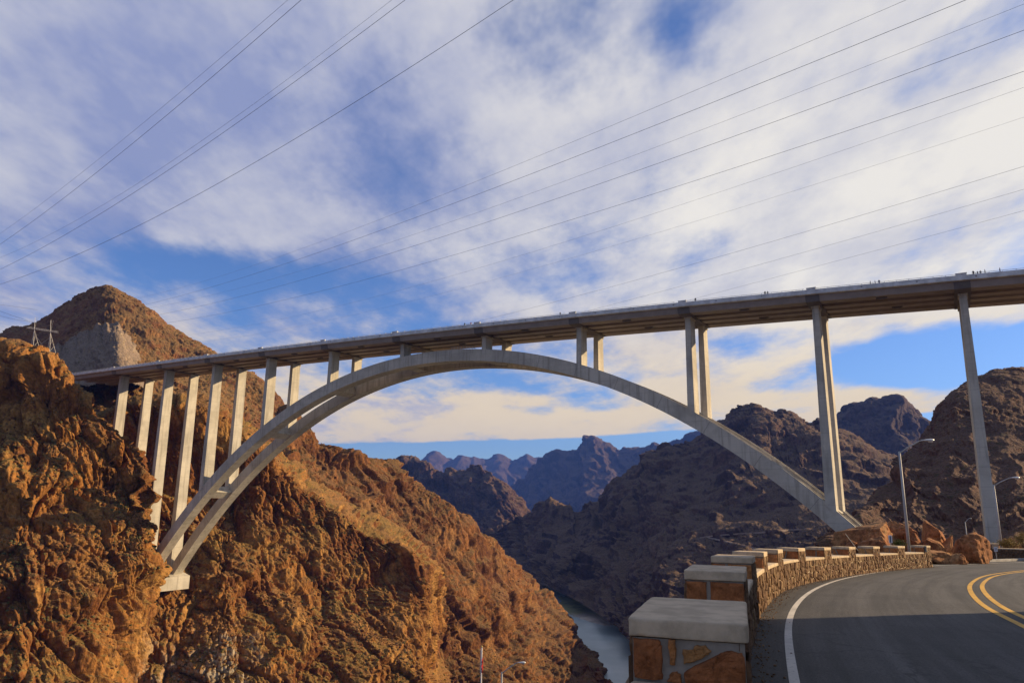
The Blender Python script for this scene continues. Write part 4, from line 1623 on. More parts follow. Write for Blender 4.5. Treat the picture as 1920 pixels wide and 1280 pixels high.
def parapet(path, mer, label, seed, detail=True, first_custom=False, mortar=None):
    """path: smoothed centre line (N,2); mer: list of arc positions of the raised blocks' front ends"""
    root = empty('stone_parapet', (path[0][0], path[0][1], road_z(path[0][1])))
    tag(root, label, 'wall')
    o0 = np.array(root.location)
    ac = np.concatenate([[0], np.cumsum(np.linalg.norm(np.diff(path, axis=0), axis=1))])
    nm = left_normal(path)
    rs = np.random.RandomState(seed)

    def pos(s_, side_, z_):
        s_ = np.clip(s_, 0, ac[-1])
        x = np.array([np.interp(s_, ac, path[:, 0]), np.interp(s_, ac, path[:, 1])])
        n_ = np.array([np.interp(s_, ac, nm[:, 0]), np.interp(s_, ac, nm[:, 1])])
        n_ /= np.linalg.norm(n_)
        q = x + n_ * side_
        return np.array([q[0], q[1], road_z(x[1]) + z_]) - o0

    low = WALL_H - MER_H - 0.06
    mb = MB()
    fr_ = []
    ns = int(ac[-1] / 0.4)
    for k in range(ns + 1):
        s_ = ac[-1] * k / ns
        a = pos(s_, 0, 0)
        b_ = pos(s_, 1, 0)
        fr_.append((a, b_ - a, (0, 0, 1)))
    hw = WALL_W / 2
    mb.sweep(fr_, [(-hw, -0.5), (hw, -0.5), (hw, low), (-hw, low)])
    core = mb.build('wall_core', mortar or M_MO, root)
    # coping between the blocks
    ends = sorted(mer)
    spans = []
    prev = 0.0
    for m_ in ends:
        if m_ - prev > 0.3:
            spans.append((prev, m_))
        prev = m_ + MER_L
    if ac[-1] - prev > 0.2:
        spans.append((prev, ac[-1]))
    for a, b_ in spans:
        mb = MB()
        n_ = max(2, int((b_ - a) / 0.5))
        f3 = []
        for k in range(n_ + 1):
            s_ = a + 0.003 + (b_ - a - 0.006) * k / n_
            p0, p1 = pos(s_, 0, 0), pos(s_, 1, 0)
            f3.append((p0, p1 - p0, (0, 0, 1)))
        e = hw + 0.045
        mb.sweep(f3, [(-e, low + 0.002), (e, low + 0.002), (e, low + 0.055), (e - 0.02, low + 0.068), (-e + 0.02, low + 0.068), (-e, low + 0.055)])
        mb.build('coping', M_CP, root)
    # rubble face towards the road and towards the canyon
    if detail:
        st = []
        L_ = ac[-1]
        cl = cells(L_, low + 0.06, 0.235, 0.20, seed + 1)
        cl.sort(key=lambda p: np.mean([q[0] for q in p]))
        for c_ in cl:
            st.append(c_)
        vis = [c_ for c_ in st if np.mean([q[0] for q in c_]) > 9.5]
        vis_id = set(id(c_) for c_ in vis[:290])
        rest = MB()
        for c_ in st:
            fm = lambda u, v, d_: pos(u, -hw - d_, v - 0.06)
            if id(c_) in vis_id:
                m1 = MB()
                stone_geo(m1, c_, fm, rs.uniform(0.018, 0.055), rs)
                m1.build('stone', M_ST, core)
            else:
                stone_geo(rest, c_, fm, rs.uniform(0.018, 0.055), rs)
        for c_ in cells(L_, low + 0.06, 0.30, 0.24, seed + 2):
            stone_geo(rest, c_, lambda u, v, d_: pos(u, hw + d_, v - 0.06), rs.uniform(0.015, 0.05), rs)
        r_ = rest.build('rubble_stones', M_ST, core)
        r_['kind'] = 'stuff'
    # raised blocks
    for k, m_ in enumerate(ends):
        mb = MB()
        w2 = MER_W / 2 - 0.02
        zb, zt = low - 0.02, WALL_H - CAP_T
        ring4 = [pos(m_ + a, s_, zb) for a, s_ in ((0.02, w2), (0.02, -w2), (MER_L - 0.02, -w2), (MER_L - 0.02, w2))]
        hi4 = [q + np.array([0, 0, zt - zb]) for q in ring4]
        mb.hexa(ring4 + hi4)
        me_ = mb.build('merlon', M_MG, root)
        mb = MB()
        w3 = MER_W / 2 + 0.002
        r4 = [pos(m_ + a, s_, zt + 0.002) for a, s_ in ((-0.004, w3), (-0.004, -w3), (MER_L + 0.004, -w3), (MER_L + 0.004, w3))]
        t4 = [q + np.array([0, 0, CAP_T]) for q in r4]
        worn_slab(mb, r4 + t4, 16 if k < 3 else 7, seed + k)
        mb.build('cap_slab', M_CP, me_, k < 99)
        hh = zt - zb
        # the end that faces the viewer
        O_, A_, U_ = ring4[0], ring4[1], np.array([0, 0, 1.0])
        e1 = (A_ - O_)
        wid = np.linalg.norm(e1)
        e1 = e1 / wid
        nf = np.cross(e1, U_)
        back_ = ring4[3] - ring4[0]
        if nf @ back_ > 0:
            nf = -nf

        def face(u, v, d_):
            return O_ + e1 * u + U_ * v + nf * d_
        if k == 0 and first_custom:
            polys = custom_face(wid, hh)
        elif k < 5:
            sp0 = rs.uniform(0.30, 0.38) * wid
            polys = [[np.array(q) for q in ((0.0, 0.02), (sp0 - 0.02, 0.02), (sp0 - 0.012, hh - 0.012), (0.0, hh - 0.01))],
                     [np.array(q) for q in ((sp0 + 0.02, 0.02), (wid, 0.02), (wid, hh - 0.015), (sp0 + 0.026, hh - 0.008))]]
        else:
            polys = cells(wid, hh, 0.26, 0.22, seed + 50 + k)
        for p_ in polys:
            m1 = MB()
            stone_geo(m1, p_, face, rs.uniform(0.018, 0.034), rs, 0, k < 3)
            m1.build('stone', M_RB, me_)
        # road side and canyon side
        for sd_, (pa, pb) in ((-1, (ring4[1], ring4[2])), (1, (ring4[0], ring4[3]))):
            e2 = pb - pa
            ln = np.linalg.norm(e2)
            e2 = e2 / ln
            n2 = np.cross(e2, U_)
            if n2 @ (ring4[0] - ring4[1]) * sd_ < 0:
                n2 = -n2
            for p_ in cells(ln, hh, 0.24, 0.17, seed + 100 + k * 2 + sd_):
                m1 = MB()
                stone_geo(m1, p_, lambda u, v, d_: pa + e2 * u + U_ * v + n2 * d_, rs.uniform(0.012, 0.03), rs)
                m1.build('stone', M_ST, me_)
    return root, pos


def custom_face(wid, hh):
    """the stones of the nearest block, as laid"""
    # coordinates in a 1380 x 530 frame (x from the left end, y down from the cap)
    P_ = [[(10, 15), (340, 10), (368, 90), (376, 300), (370, 500), (12, 500), (0, 250)],
          [(458, 0), (550, 0), (548, 160), (538, 308), (466, 308)],
          [(628, 110), (760, 105), (785, 50), (905, 50), (990, 100), (930, 165), (760, 250), (640, 290)],
          [(640, 390), (760, 310), (1070, 145), (1180, 92), (1350, 108), (1385, 185), (1388, 515), (650, 518)],
          [(430, 505), (475, 408), (550, 376), (596, 420), (598, 516)]]
    return [[np.array((x / 1390 * wid, 0.088 + (hh - 0.088) * (1 - y / 530))) for x, y in p][::-1] for p in P_]


# centre line of the near wall through the raised blocks
wcl = WALL_LINE
ac_ = np.concatenate([[0], np.cumsum(np.linalg.norm(np.diff(wcl, axis=0), axis=1))])
mers = [ac_[int(np.argmin(np.linalg.norm(wcl - p[:2], axis=1)))] for p in PIL]
wall1, wpos = parapet(wcl, [mers[0] - 4.05] + mers if False else mers, 'long curving stone parapet with flat topped raised blocks beside the road', 3, True, True)
WALL_ARC, WALL_CL = ac_, wcl

# the wall across the road past the bend
w2 = [onroad(x, y) for x, y in ((1846, 1049), (1880, 1051), (1930, 1053), (1990, 1056))]
w2 = [np.array([p[0] * 1.06, p[1] * 1.06]) for p in w2]
wcl2 = spline2(w2, 0.5)
ac2 = np.concatenate([[0], np.cumsum(np.linalg.norm(np.diff(wcl2, axis=0), axis=1))])[-1]
wall2, _ = parapet(wcl2, [0.05, 2.05, 4.1] if ac2 > 5.4 else [0.05], 'low shaded stone wall beside the round boulder at the right edge', 9, True, False, M_MSH)

# grit swept against the foot of the wall and along the shoulder
rs = np.random.RandomState(77)
V, Fc = [], []
cnt = 0
for k in range(3200):
    s_ = 6.0 + rs.rand() ** 1.3 * (WALL_ARC[-1] - 6.0)
    off = WALL_W / 2 + 0.03 + abs(rs.randn()) * 0.13 
    p = wpos(s_, -off, 0.0) + np.array(wall1.location)
    r_ = 0.004 + 0.015 * rs.rand() ** 3
    vv = ICO_V * (1 + 0.18 * rs.randn(12, 1)) * r_ * np.array([1, 1, 0.7]) + np.array([p[0], p[1], road_z(p[1]) + r_ * 0.3])
    V.append(vv)
    Fc.append(ICO_F + cnt * 12)
    cnt += 1
me = bpy.data.meshes.new('roadside_grit')
me.from_pydata(np.concatenate(V).tolist(), [], np.concatenate(Fc).tolist())
tag(link('roadside_grit', me, M_ST), 'loose grit swept against the foot of the stone parapet', 'grit', kind='stuff')
# ------------------------------------------------------------------ boulders
def boulder(px, py0, py1, wpx, Y, label, seed, squash=(1, 1, 1), rot=0.0, cuts=4, group='boulders behind the parapet', lean=0.0):
    top, bot = at(px, py0, Y), at(px, py1, Y)
    h = top[2] - bot[2]
    wd = wpx / F * Y
    bm = bmesh.new()
    bmesh.ops.create_icosphere(bm, subdivisions=5, radius=1.0)
    co = np.array([v.co[:] for v in bm.verts])
    rs = np.random.RandomState(seed)
    # flatten with random planes
    for _ in range(cuts * 2 + 1):
        n_ = rs.randn(3)
        n_[2] = abs(n_[2]) * 0.6
        n_ /= np.linalg.norm(n_)
        k = rs.uniform(0.45, 0.75)
        d_ = co @ n_
        co = co - np.clip(d_ - k, 0, None)[:, None] * n_ * 0.95
    q = co + seed * 3.1
    dsp = 0.07 * fbm(q * 1.1, 3, seed) + 0.035 * fbm(q * (2.5, 2.5, 1.5), 3, seed + 4, 0.5, True) + 0.012 * fbm(q * 9, 3, seed + 8)
    b_, s2, v_, t_ = worley(q * 1.6, seed + 9)
    dsp += 0.13 * (v_ - 0.5) + 0.10 * t_ - 0.07 * np.clip(1 - (s2 - b_) * 8, 0, 1)
    co = co * (1 + dsp)[:, None]
    co *= np.array(squash)
    co[:, 0] += lean * co[:, 2]
    ca, sa = math.cos(rot), math.sin(rot)
    co = np.stack([co[:, 0] * ca - co[:, 2] * sa, co[:, 1], co[:, 0] * sa + co[:, 2] * ca], 1)
    co -= (co.max(0) + co.min(0)) / 2
    ext = co.max(0) - co.min(0)
    co[:, 0] *= wd / ext[0]
    co[:, 2] *= h / ext[2] * 1.25
    co[:, 1] *= 0.5 * (wd + h) / ext[1]
    co[:, 2] -= co[:, 2].max()
    for v, c in zip(bm.verts, co):
        v.co = c
    me = bpy.data.meshes.new('boulder')
    bm.to_mesh(me)
    bm.free()
    o = link('boulder', me, m_bould, smooth=True)
    o.location = top
    return tag(o, label, 'boulder', group)


m_bould = rock_mat('red boulder', ((0.34, 0.15, 0.058), (0.27, 0.105, 0.042), (0.39, 0.21, 0.088)), (0.35, 0.185, 0.085), (0.11, 0.048, 0.026), 0.10, bump=0.55, talus=(0.8, 1.1), shrub=0.0)
boulder(1622, 977, 1042, 118, 46, 'large domed red rock at the foot of the bridge arch', 2, (1.3, 1, 0.9), 0.0, 1)
boulder(1684, 975, 1042, 52, 47, 'steep fronted red rock joined to the dome, right behind the lamp post', 5, (1, 1, 1.1), 0.0, 2)
boulder(1640, 1004, 1046, 66, 43.5, 'low rounded rock in front of the large domed rock', 7, (1.2, 1, 0.8), 0.15, 1)
boulder(1714, 996, 1046, 46, 46, 'cracked rock slope just right of the lamp post', 11, (1, 1, 1), 0.3, 5)
boulder(1752, 975, 1022, 46, 49, 'angular upright rock perched between lamp post and round boulder', 13, (1, 1, 1.1), 0.12, 6)
boulder(1744, 1007, 1050, 62, 46, 'broken brown rock below the angular upright rock', 17, (1.3, 1, 0.8), -0.2, 5)
boulder(1773, 1002, 1044, 26, 48, 'thin leaning slab of rock left of the round boulder', 19, (0.5, 1, 1.2), -0.55, 5)
boulder(1760, 1031, 1058, 92, 44, 'flat layered slab lying at the road edge', 23, (1.8, 1, 0.55), -0.16, 5)
boulder(1819, 996, 1056, 72, 45.5, 'big round brown boulder beside the road bend', 29, (1.1, 1, 1), 0.0, 1)
boulder(1905, 1000, 1046, 60, 58, 'orange rock among dry scrub at the right edge', 31, (1.2, 1, 0.9), 0.35, 4)
boulder(1868, 1022, 1052, 40, 62, 'small orange rock behind the low wall, left of the dry scrub', 37, (1.2, 1, 0.8), 0.0, 4)

boulder(1596, 1012, 1046, 44, 44, 'small rock at the left foot of the large domed rock', 41, (1.2, 1, 0.8), 0.1, 4)
boulder(1722, 1024, 1056, 36, 43.5, 'small cracked rock behind the end of the parapet', 43, (1.2, 1, 0.9), -0.1, 4)
boulder(1790, 1036, 1060, 40, 43.5, 'wedge of rock against the left foot of the round boulder', 47, (1.3, 1, 0.8), 0.3, 5)


# ------------------------------------------------------------------ street lamps, flag pole
flat('galvanised steel', (0.40, 0.375, 0.33), 0.6, 0.35, 0.1, 0.1, 2.0)
flat('lamp head paint', (0.60, 0.60, 0.58), 0.4, 0.5, 0.2, 0.05, 4.0)
flat('lamp glass', (0.62, 0.60, 0.56), 0.15, 0.6, 0.0, 0.05, 4.0)


def street_lamp(px_t, py_t, px_h, py_h, Y, base, label, r=0.075):
    top = at(px_t, py_t, Y)
    head = at(px_h, py_h, Y)
    root = empty('street_lamp', (top[0], top[1], base))
    tag(root, label, 'street lamp', 'cobra head street lamps')
    H = top[2] - base
    mb = MB()
    mb.tube([(0, 0, 0), (0, 0, H * 0.5), (0, 0, H)], [r * 1.25, r, r * 0.8], 12)
    mb.build('pole', MATS['galvanised steel'], root, True)
    mb = MB()
    mb.box((0, 0, 0.04), (r * 5, r * 5, 0.08))
    mb.tube([(0, 0, 0.08), (0, 0, 0.3)], [r * 1.9, r * 1.5], 10)
    mb.build('base_plate', MATS['galvanised steel'], root)
    dxh, dzh = head[0] - top[0], head[2] - top[2]
    mb = MB()
    mb.tube([(0, 0, H - 0.12), (dxh * 0.25, 0, H + dzh * 0.36), (dxh * 0.52, 0, H + dzh * 0.82), (dxh * 0.60, 0, H + dzh * 0.96), (dxh * 0.70, 0, H + dzh)], [r * 0.55, r * 0.5, r * 0.45, r * 0.45, r * 0.42], 8)
    mb.build('arm', MATS['galvanised steel'], root, True)
    # cobra head
    L_ = abs(dxh) * 0.36
    mb = MB()
    prof = [(0.0, 0.30, 0.25), (0.18, 0.45, 0.40), (0.45, 0.85, 0.8), (0.72, 1.0, 1.0), (0.92, 0.75, 0.8), (1.0, 0.30, 0.35)]
    vs, fs = [], []
    n_ = 10
    sg = 1 if dxh > 0 else -1
    for a, wy, hz in prof:
        for j in range(n_):
            t_ = 2 * math.pi * j / n_
            vs.append((dxh * 0.66 + sg * a * L_, math.cos(t_) * wy * L_ * 0.24, H + dzh + 0.02 + math.sin(t_) * hz * L_ * (0.14 if math.sin(t_) > 0 else 0.07)))
    for k in range(len(prof) - 1):
        for j in range(n_):
            fs.append((k * n_ + j, k * n_ + (j + 1) % n_, (k + 1) * n_ + (j + 1) % n_, (k + 1) * n_ + j))
    fs += [tuple(range(n_)), tuple((len(prof) - 1) * n_ + j for j in range(n_))]
    mb.add(vs, fs)
    hd = mb.build('lamp_head', MATS['lamp head paint'], root, True)
    bm = bmesh.new()
    bmesh.ops.create_uvsphere(bm, u_segments=12, v_segments=8, radius=1)
    me = bpy.data.meshes.new('lens')
    for v in bm.verts:
        v.co = (v.co.x * L_ * 0.20 + dxh * 0.66 + sg * L_ * 0.7, v.co.y * L_ * 0.17, v.co.z * L_ * 0.12 + H + dzh - L_ * 0.035)
    bm.to_mesh(me)
    bm.free()
    link('lens', me, MATS['lamp glass'], hd, True)
    return root


p = at(1700, 1030, 43)
street_lamp(1686, 846, 1750, 826, 43, ground_z(at(1686, 846, 43)[0], 43), 'tall curved arm street lamp in front of the domed red rock')
p = at(1876, 1045, 56)
street_lamp(1863, 908, 1911, 896, 56, at(1876, 1056, 56)[2], 'street lamp right of the last bridge pillar behind the low wall')
street_lamp(1809.5, 978, 1821, 971.5, 168, at(1812, 1050, 168)[2], 'small distant street lamp showing above the round boulder', 0.11)
pl_ = at(941, 1259, 60)
street_lamp(941, 1259, 985, 1242, 60, min(ground_z(pl_[0], 60), pl_[2] - 3), 'lower street lamp at the bottom edge against the canyon wall', 0.085)

pf = at(903.5, 1213, 66)
fb = min(ground_z(pf[0], 66), pf[2] - 4)
pole = empty('flagpole', (pf[0], pf[1], fb))
tag(pole, 'white flagpole with a gold ball at the bottom edge, left of the low lamp', 'flagpole')
H = pf[2] - fb
mb = MB()
mb.tube([(0, 0, 0), (0, 0, H * 0.5), (0, 0, H)], [0.10, 0.08, 0.055], 12)
flat('white pole paint', (0.62, 0.58, 0.52), 0.5, 0.4, 0, 0.06, 2)
flat('gilt', (0.75, 0.52, 0.18), 0.3, 0.6, 0.8, 0.05, 2)
mb.build('pole', MATS['white pole paint'], pole, True)
bm = bmesh.new()
bmesh.ops.create_uvsphere(bm, u_segments=14, v_segments=10, radius=0.085)
me = bpy.data.meshes.new('finial_ball')
bmesh.ops.translate(bm, verts=bm.verts, vec=(0, 0, H + 0.07))
bm.to_mesh(me)
bm.free()
link('finial_ball', me, MATS['gilt'], pole, True)
mb = MB()
mb.tube([(-0.10, 0, H - 0.15), (-0.10, 0, H - 2.0)], 0.022, 6)
mb.build('halyard', MATS['white pole paint'], pole)
# the flag hangs furled and edge on
flat('flag red', (0.40, 0.03, 0.03), 0.8, 0.2, 0, 0.1, 5)
flat('flag white', (0.66, 0.62, 0.60), 0.8, 0.2, 0, 0.1, 5)
mb = MB()
nz_, ny_ = 14, 9
for j in range(nz_ - 1):
    for k in range(ny_ - 1):
        def fp(a, b_):
            t_ = b_ / (ny_ - 1)
            z_ = H - 0.75 - a / (nz_ - 1) * 0.95 - t_ * 0.35
            return (0.075 + 0.06 * math.sin(t_ * 9 + a * 0.5) + 0.03 * math.sin(a * 1.3), -t_ * 0.55, z_)
        mb.add([fp(j, k), fp(j, k + 1), fp(j + 1, k + 1), fp(j + 1, k)], [(0, 1, 2, 3)], j % 2)
fl = mb.build('flag', [MATS['flag red'], MATS['flag white']])
fl.location = (pf[0], pf[1], fb)
md = fl.modifiers.new('thick', 'SOLIDIFY')
md.thickness = 0.015
tag(fl, 'red and white flag hanging limp from the white flagpole', 'flag')

# ------------------------------------------------------------------ signs and small things by the road
flat('sign white', (0.62, 0.66, 0.70), 0.5, 0.4, 0, 0.05, 4)
flat('sign dark', (0.05, 0.06, 0.09), 0.6, 0.3, 0, 0.05, 4)
sg_ = at(1669.5, 1010, 41.0)
root = empty('sign', (sg_[0], sg_[1], ground_z(sg_[0], sg_[1])))
tag(root, 'small white upright sign with a dark stripe between the red rocks', 'sign')
hz = sg_[2] - root.location.z
mb = MB()
mb.tube([(0, 0.03, 0), (0, 0.03, hz - 0.1)], 0.03, 8)
mb.build('post', MATS['galvanised steel'], root)
mb = MB()
mb.box((0, 0, hz), (0.19, 0.02, 0.40))
pn = mb.build('panel', MATS['sign white'], root)
mb = MB()
mb.box((-0.01, -0.014, hz - 0.01), (0.055, 0.008, 0.33))
mb.build('stripe', MATS['sign dark'], pn)
sg_ = at(1867, 1029, 50.0)
root = empty('sign', (sg_[0], sg_[1], ground_z(sg_[0], sg_[1])))
tag(root, 'tiny white sign with dark lines of text on the low wall', 'sign')
hz = sg_[2] - root.location.z
mb = MB()
mb.tube([(0, 0.03, 0), (0, 0.03, hz)], 0.025, 8)
mb.build('post', MATS['galvanised steel'], root)
mb = MB()
mb.box((0, 0, hz), (0.23, 0.02, 0.29))
pn = mb.build('panel', MATS['sign white'], root)
for k in range(3):
    mb = MB()
    mb.box((0, -0.014, hz + 0.08 - k * 0.08), (0.17, 0.008, 0.03))
    mb.build('text_line', MATS['sign dark'], pn)
# grey plate fixed to the end block of the wall
e_ = at(1733, 1028.5, 38.2)
mb = MB()
mb.box((0, 0, 0), (0.17, 0.03, 0.25))
flat('plate grey', (0.20, 0.21, 0.20), 0.5, 0.4, 0.2, 0.1, 5)
flat('plate frame', (0.62, 0.50, 0.28), 0.6, 0.3, 0, 0.1, 5)
root = empty('marker_plate', e_)
tag(root, 'small grey plate with a pale frame on the last block of the parapet', 'plate')
mb.build('plate', MATS['plate grey'], root)
mb = MB()
for c_, s_ in (((0, -0.02, 0.14), (0.23, 0.03, 0.035)), ((0, -0.02, -0.14), (0.23, 0.03, 0.035)), ((0.1, -0.02, 0), (0.035, 0.03, 0.245))):
    mb.box(c_, s_)
mb.build('frame', MATS['plate frame'], root)
root.rotation_euler.z = -0.55
# guy wire in front of the domed rock
a_, b_ = at(1585, 1000, 41), at(1606, 1028, 41)
mb = MB()
mb.tube([a_, (a_ + b_) / 2, b_, b_ + (b_ - a_) * 0.6], 0.014, 6)
tag(mb.build('guy_wire', MATS['galvanised steel'], loc=tuple(b_)), 'thin pale guy wire slanting down in front of the domed rock', 'wire')


# ------------------------------------------------------------------ bushes
def bush(px, py, wpx, hpx, Y, label, cols, seed, nleaf=900):
    c = at(px, py, Y)
    wd, ht = wpx / F * Y, hpx / F * Y
    rs = np.random.RandomState(seed)
    root = empty('bush', (c[0], c[1], c[2]))
    tag(root, label, 'bush')
    mb = MB()
    tips = []
    for k in range(26):
        a = rs.uniform(0, 2 * math.pi)
        r_ = rs.uniform(0.1, 1) * wd / 2
        tip = np.array([math.cos(a) * r_, math.sin(a) * r_ * 0.8, ht * rs.uniform(0.55, 1.05) * (1 - 0.35 * (r_ / (wd / 2)) ** 2)])
        mid = tip * np.array([0.45, 0.45, 0.6])
        mb.tube([(0, 0, -0.25), mid, tip], [0.02, 0.012, 0.005], 4)
        tips.append((mid, tip))
    mb.build('stems', MATS['twig'], root)
    mb = MB()
    for k in range(nleaf):
        m_, t_ = tips[rs.randint(len(tips))]
        q = m_ + (t_ - m_) * rs.uniform(-0.3, 1.05) + rs.randn(3) * wd * 0.05
        d_ = rs.randn(3)
        d_ /= np.linalg.norm(d_)
        e_ = np.cross(d_, rs.randn(3))
        e_ /= np.linalg.norm(e_)
        s_ = wd * 0.035 * rs.uniform(0.6, 1.3)
        mb.add([q - d_ * s_, q + e_ * s_ * 0.4, q + d_ * s_, q - e_ * s_ * 0.4], [(0, 1, 2, 3)], rs.randint(2))
    mb.build('foliage', [MATS[cols[0]], MATS[cols[1]]], root)


flat('twig', (0.12, 0.085, 0.05), 0.9, 0.2)
flat('leaf olive', (0.10, 0.12, 0.025), 0.8, 0.2, 0, 0.3, 3)
flat('leaf dark', (0.055, 0.075, 0.018), 0.8, 0.2, 0, 0.3, 3)
flat('leaf straw', (0.30, 0.21, 0.06), 0.85, 0.2, 0, 0.3, 3)
flat('leaf ochre', (0.20, 0.13, 0.035), 0.85, 0.2, 0, 0.3, 3)
bush(1688, 1026, 30, 15, 41.5, 'green bush growing at the foot of the street lamp behind the parapet', ('leaf olive', 'leaf dark'), 4)
bush(1893, 1030, 44, 20, 54, 'yellow dry scrub behind the low wall at the right edge', ('leaf straw', 'leaf ochre'), 6, 1200)
bush(1918, 1022, 34, 24, 55, 'ochre dry scrub on the orange rock at the right edge', ('leaf straw', 'leaf ochre'), 9, 900)

# ------------------------------------------------------------------ pylon and power cables
flat('pylon steel', (0.50, 0.46, 0.40), 0.5, 0.5, 0.3, 0.1, 1.0)
PY = 338.0
Lt, Lb, Rt, Rb = at(66, 595, PY), at(61, 672, PY), at(95.5, 600, PY), at(92.5, 682, PY)
pyl = empty('pylon', tuple((Lb + Rb) / 2))
tag(pyl, 'pale steel lattice power pylon on the cliff top below the round hill', 'pylon')
p0 = np.array(pyl.location)


def bar(mb, a, b_, r_):
    mb.tube([np.array(a) - p0, np.array(b_) - p0], r_, 5)


for (t_, b_, sx) in ((Lt, Lb, -1), (Rt, Rb, -1)):
    mb = MB()
    feet = [b_ + np.array([0, 0, 0]), b_ + np.array([-3.4, 2.2, 0]), b_ + np.array([2.2, 4.0, 0])]
    waist = t_ + (b_ - t_) * 0.30
    bar(mb, t_, b_, 0.10)
    for f_ in feet[1:]:
        bar(mb, waist, f_, 0.075)
        bar(mb, waist, t_ + np.array([0.8, 0.5, 0]), 0.05)
    for k in range(5):
        a = k / 5
        for u_, v_ in ((0, 1), (1, 2), (2, 0)):
            A1 = waist + (feet[u_] - waist) * a
            B1 = waist + (feet[v_] - waist) * (a + 0.2)
            bar(mb, A1, B1, 0.035)
    mb.build('mast', MATS['pylon steel'], pyl)
mb = MB()
ca_, cb_ = at(50, 614.5, PY), at(107, 623.5, PY)
for dz_ in (0, 0.9):
    bar(mb, ca_ + (0, 0, dz_ * 0.3), cb_ + (0, 0, dz_ * 0.3), 0.06)
    bar(mb, ca_ + (0, 1.2, dz_), cb_ + (0, 1.2, dz_), 0.05)
for k in range(12):
    A1 = ca_ + (cb_ - ca_) * k / 12
    B1 = ca_ + (cb_ - ca_) * (k + 1) / 12
    bar(mb, A1, B1 + np.array([0, 1.2, 0.9]), 0.05)
    bar(mb, A1 + np.array([0, 1.2, 0.9]), B1, 0.05)
mb.build('cross_arm', MATS['pylon steel'], pyl)
mb = MB()
bar(mb, Lt + (Lb - Lt) * 0.78, Rt + (Rb - Rt) * 0.40, 0.06)
bar(mb, Lt + (Lb - Lt) * 0.40, Rt + (Rb - Rt) * 0.80, 0.05)
mb.build('brace', MATS['pylon steel'], pyl)

flat('cable', (0.055, 0.06, 0.065), 0.5, 0.4, 0.3, 0.05, 1.0)


def cable(p0_, p1_, p2_, Y0, Y2, r_, label, group, ext=(0.0, 0.25)):
    """hangs through three sighted points; the middle one lies in the vertical plane of the other two"""
    A_, C_ = at(*p0_, Y0), at(*p2_, Y2)
    d_ = ray(*p1_)
    D2 = C_[:2] - A_[:2]
    M_ = np.array([[d_[0], -D2[0]], [d_[1], -D2[1]]])
    s_, t_ = np.linalg.solve(M_, A_[:2])
    zm = d_[2] * s_
    # z(t) = A + b t + c t^2
    cc_ = ((zm - A_[2]) - (C_[2] - A_[2]) * t_) / (t_ * t_ - t_)
    bb_ = C_[2] - A_[2] - cc_
    pts_, rad = [], []
    for k in range(61):
        t = -ext[0] + (1 + ext[0] + ext[1]) * k / 60
        q = A_[:2] + D2 * t
        pts_.append((q[0], q[1], A_[2] + bb_ * t + cc_ * t * t))
    mb_ = MB()
    mb_.tube(pts_, r_, 5, cap=True)
    o = mb_.build('power_cable', MATS['cable'], smooth=True, loc=pts_[0])
    tag(o, label, 'cable', group)


ordn = ['highest', 'second highest', 'third highest', 'fourth highest', 'fifth highest', 'sixth highest', 'seventh highest', 'eighth highest', 'ninth highest', 'lowest']
g1 = [((0, 438), (250, 246), (540, 0), 0.032), ((0, 458), (250, 268), (565, 0), 0.055), ((0, 483), (330, 297), (735, 0), 0.032), ((0, 505), (350, 296), (760, 0), 0.055), ((0, 533), (425, 335), (963, 0), 0.06)]
for k, (a, b_, c, r_) in enumerate(g1):
    nm_ = ['highest', 'second highest', 'middle', 'second lowest', 'lowest'][k]
    cable(a, b_, c, 330, 150, r_, '%s of the five steep power cables crossing the sky at upper left' % nm_, 'steep cables at upper left', (0.15, 0.25))
g2 = [((285, 553), (960, 313), (1700, 0), 0.045), ((290, 567), (960, 340), (1812, 0), 0.075), ((305, 573), (960, 375.5), (1920, 8), 0.045), ((318, 586), (960, 401), (1920, 57), 0.075), ((340, 601), (960, 446), (1920, 134), 0.07),
      ((395, 622), (960, 484), (1920, 164), 0.04), ((430, 634), (960, 515), (1920, 220), 0.035), ((930, 594), (1440, 455), (1920, 312), 0.055), ((1105, 582), (1500, 475), (1920, 355), 0.045), ((1290, 563), (1600, 481), (1920, 395), 0.045)]
for k, (a, b_, c, r_) in enumerate(g2):
    Y0 = 720 if k < 7 else (520 if k == 7 else 430)
    cable(a, b_, c, Y0, 170 + 12 * k, r_, '%s of the ten long power cables rising to the right above the bridge' % ordn[k], 'long cables above the bridge', (0.12, 0.15))
g3 = [((0, 583), (25, 592), (52, 601)), ((0, 592), (25, 598), (66, 604)), ((0, 571), (30, 575), (70, 581))]
for k, (a, b_, c) in enumerate(g3):
    cable(a, b_, c, 345, 338 if k < 2 else 400, 0.05, '%s of the three short cables left of the lattice pylon' % ['middle', 'lowest', 'highest'][k], 'cables left of the pylon', (0.3, 0.0))


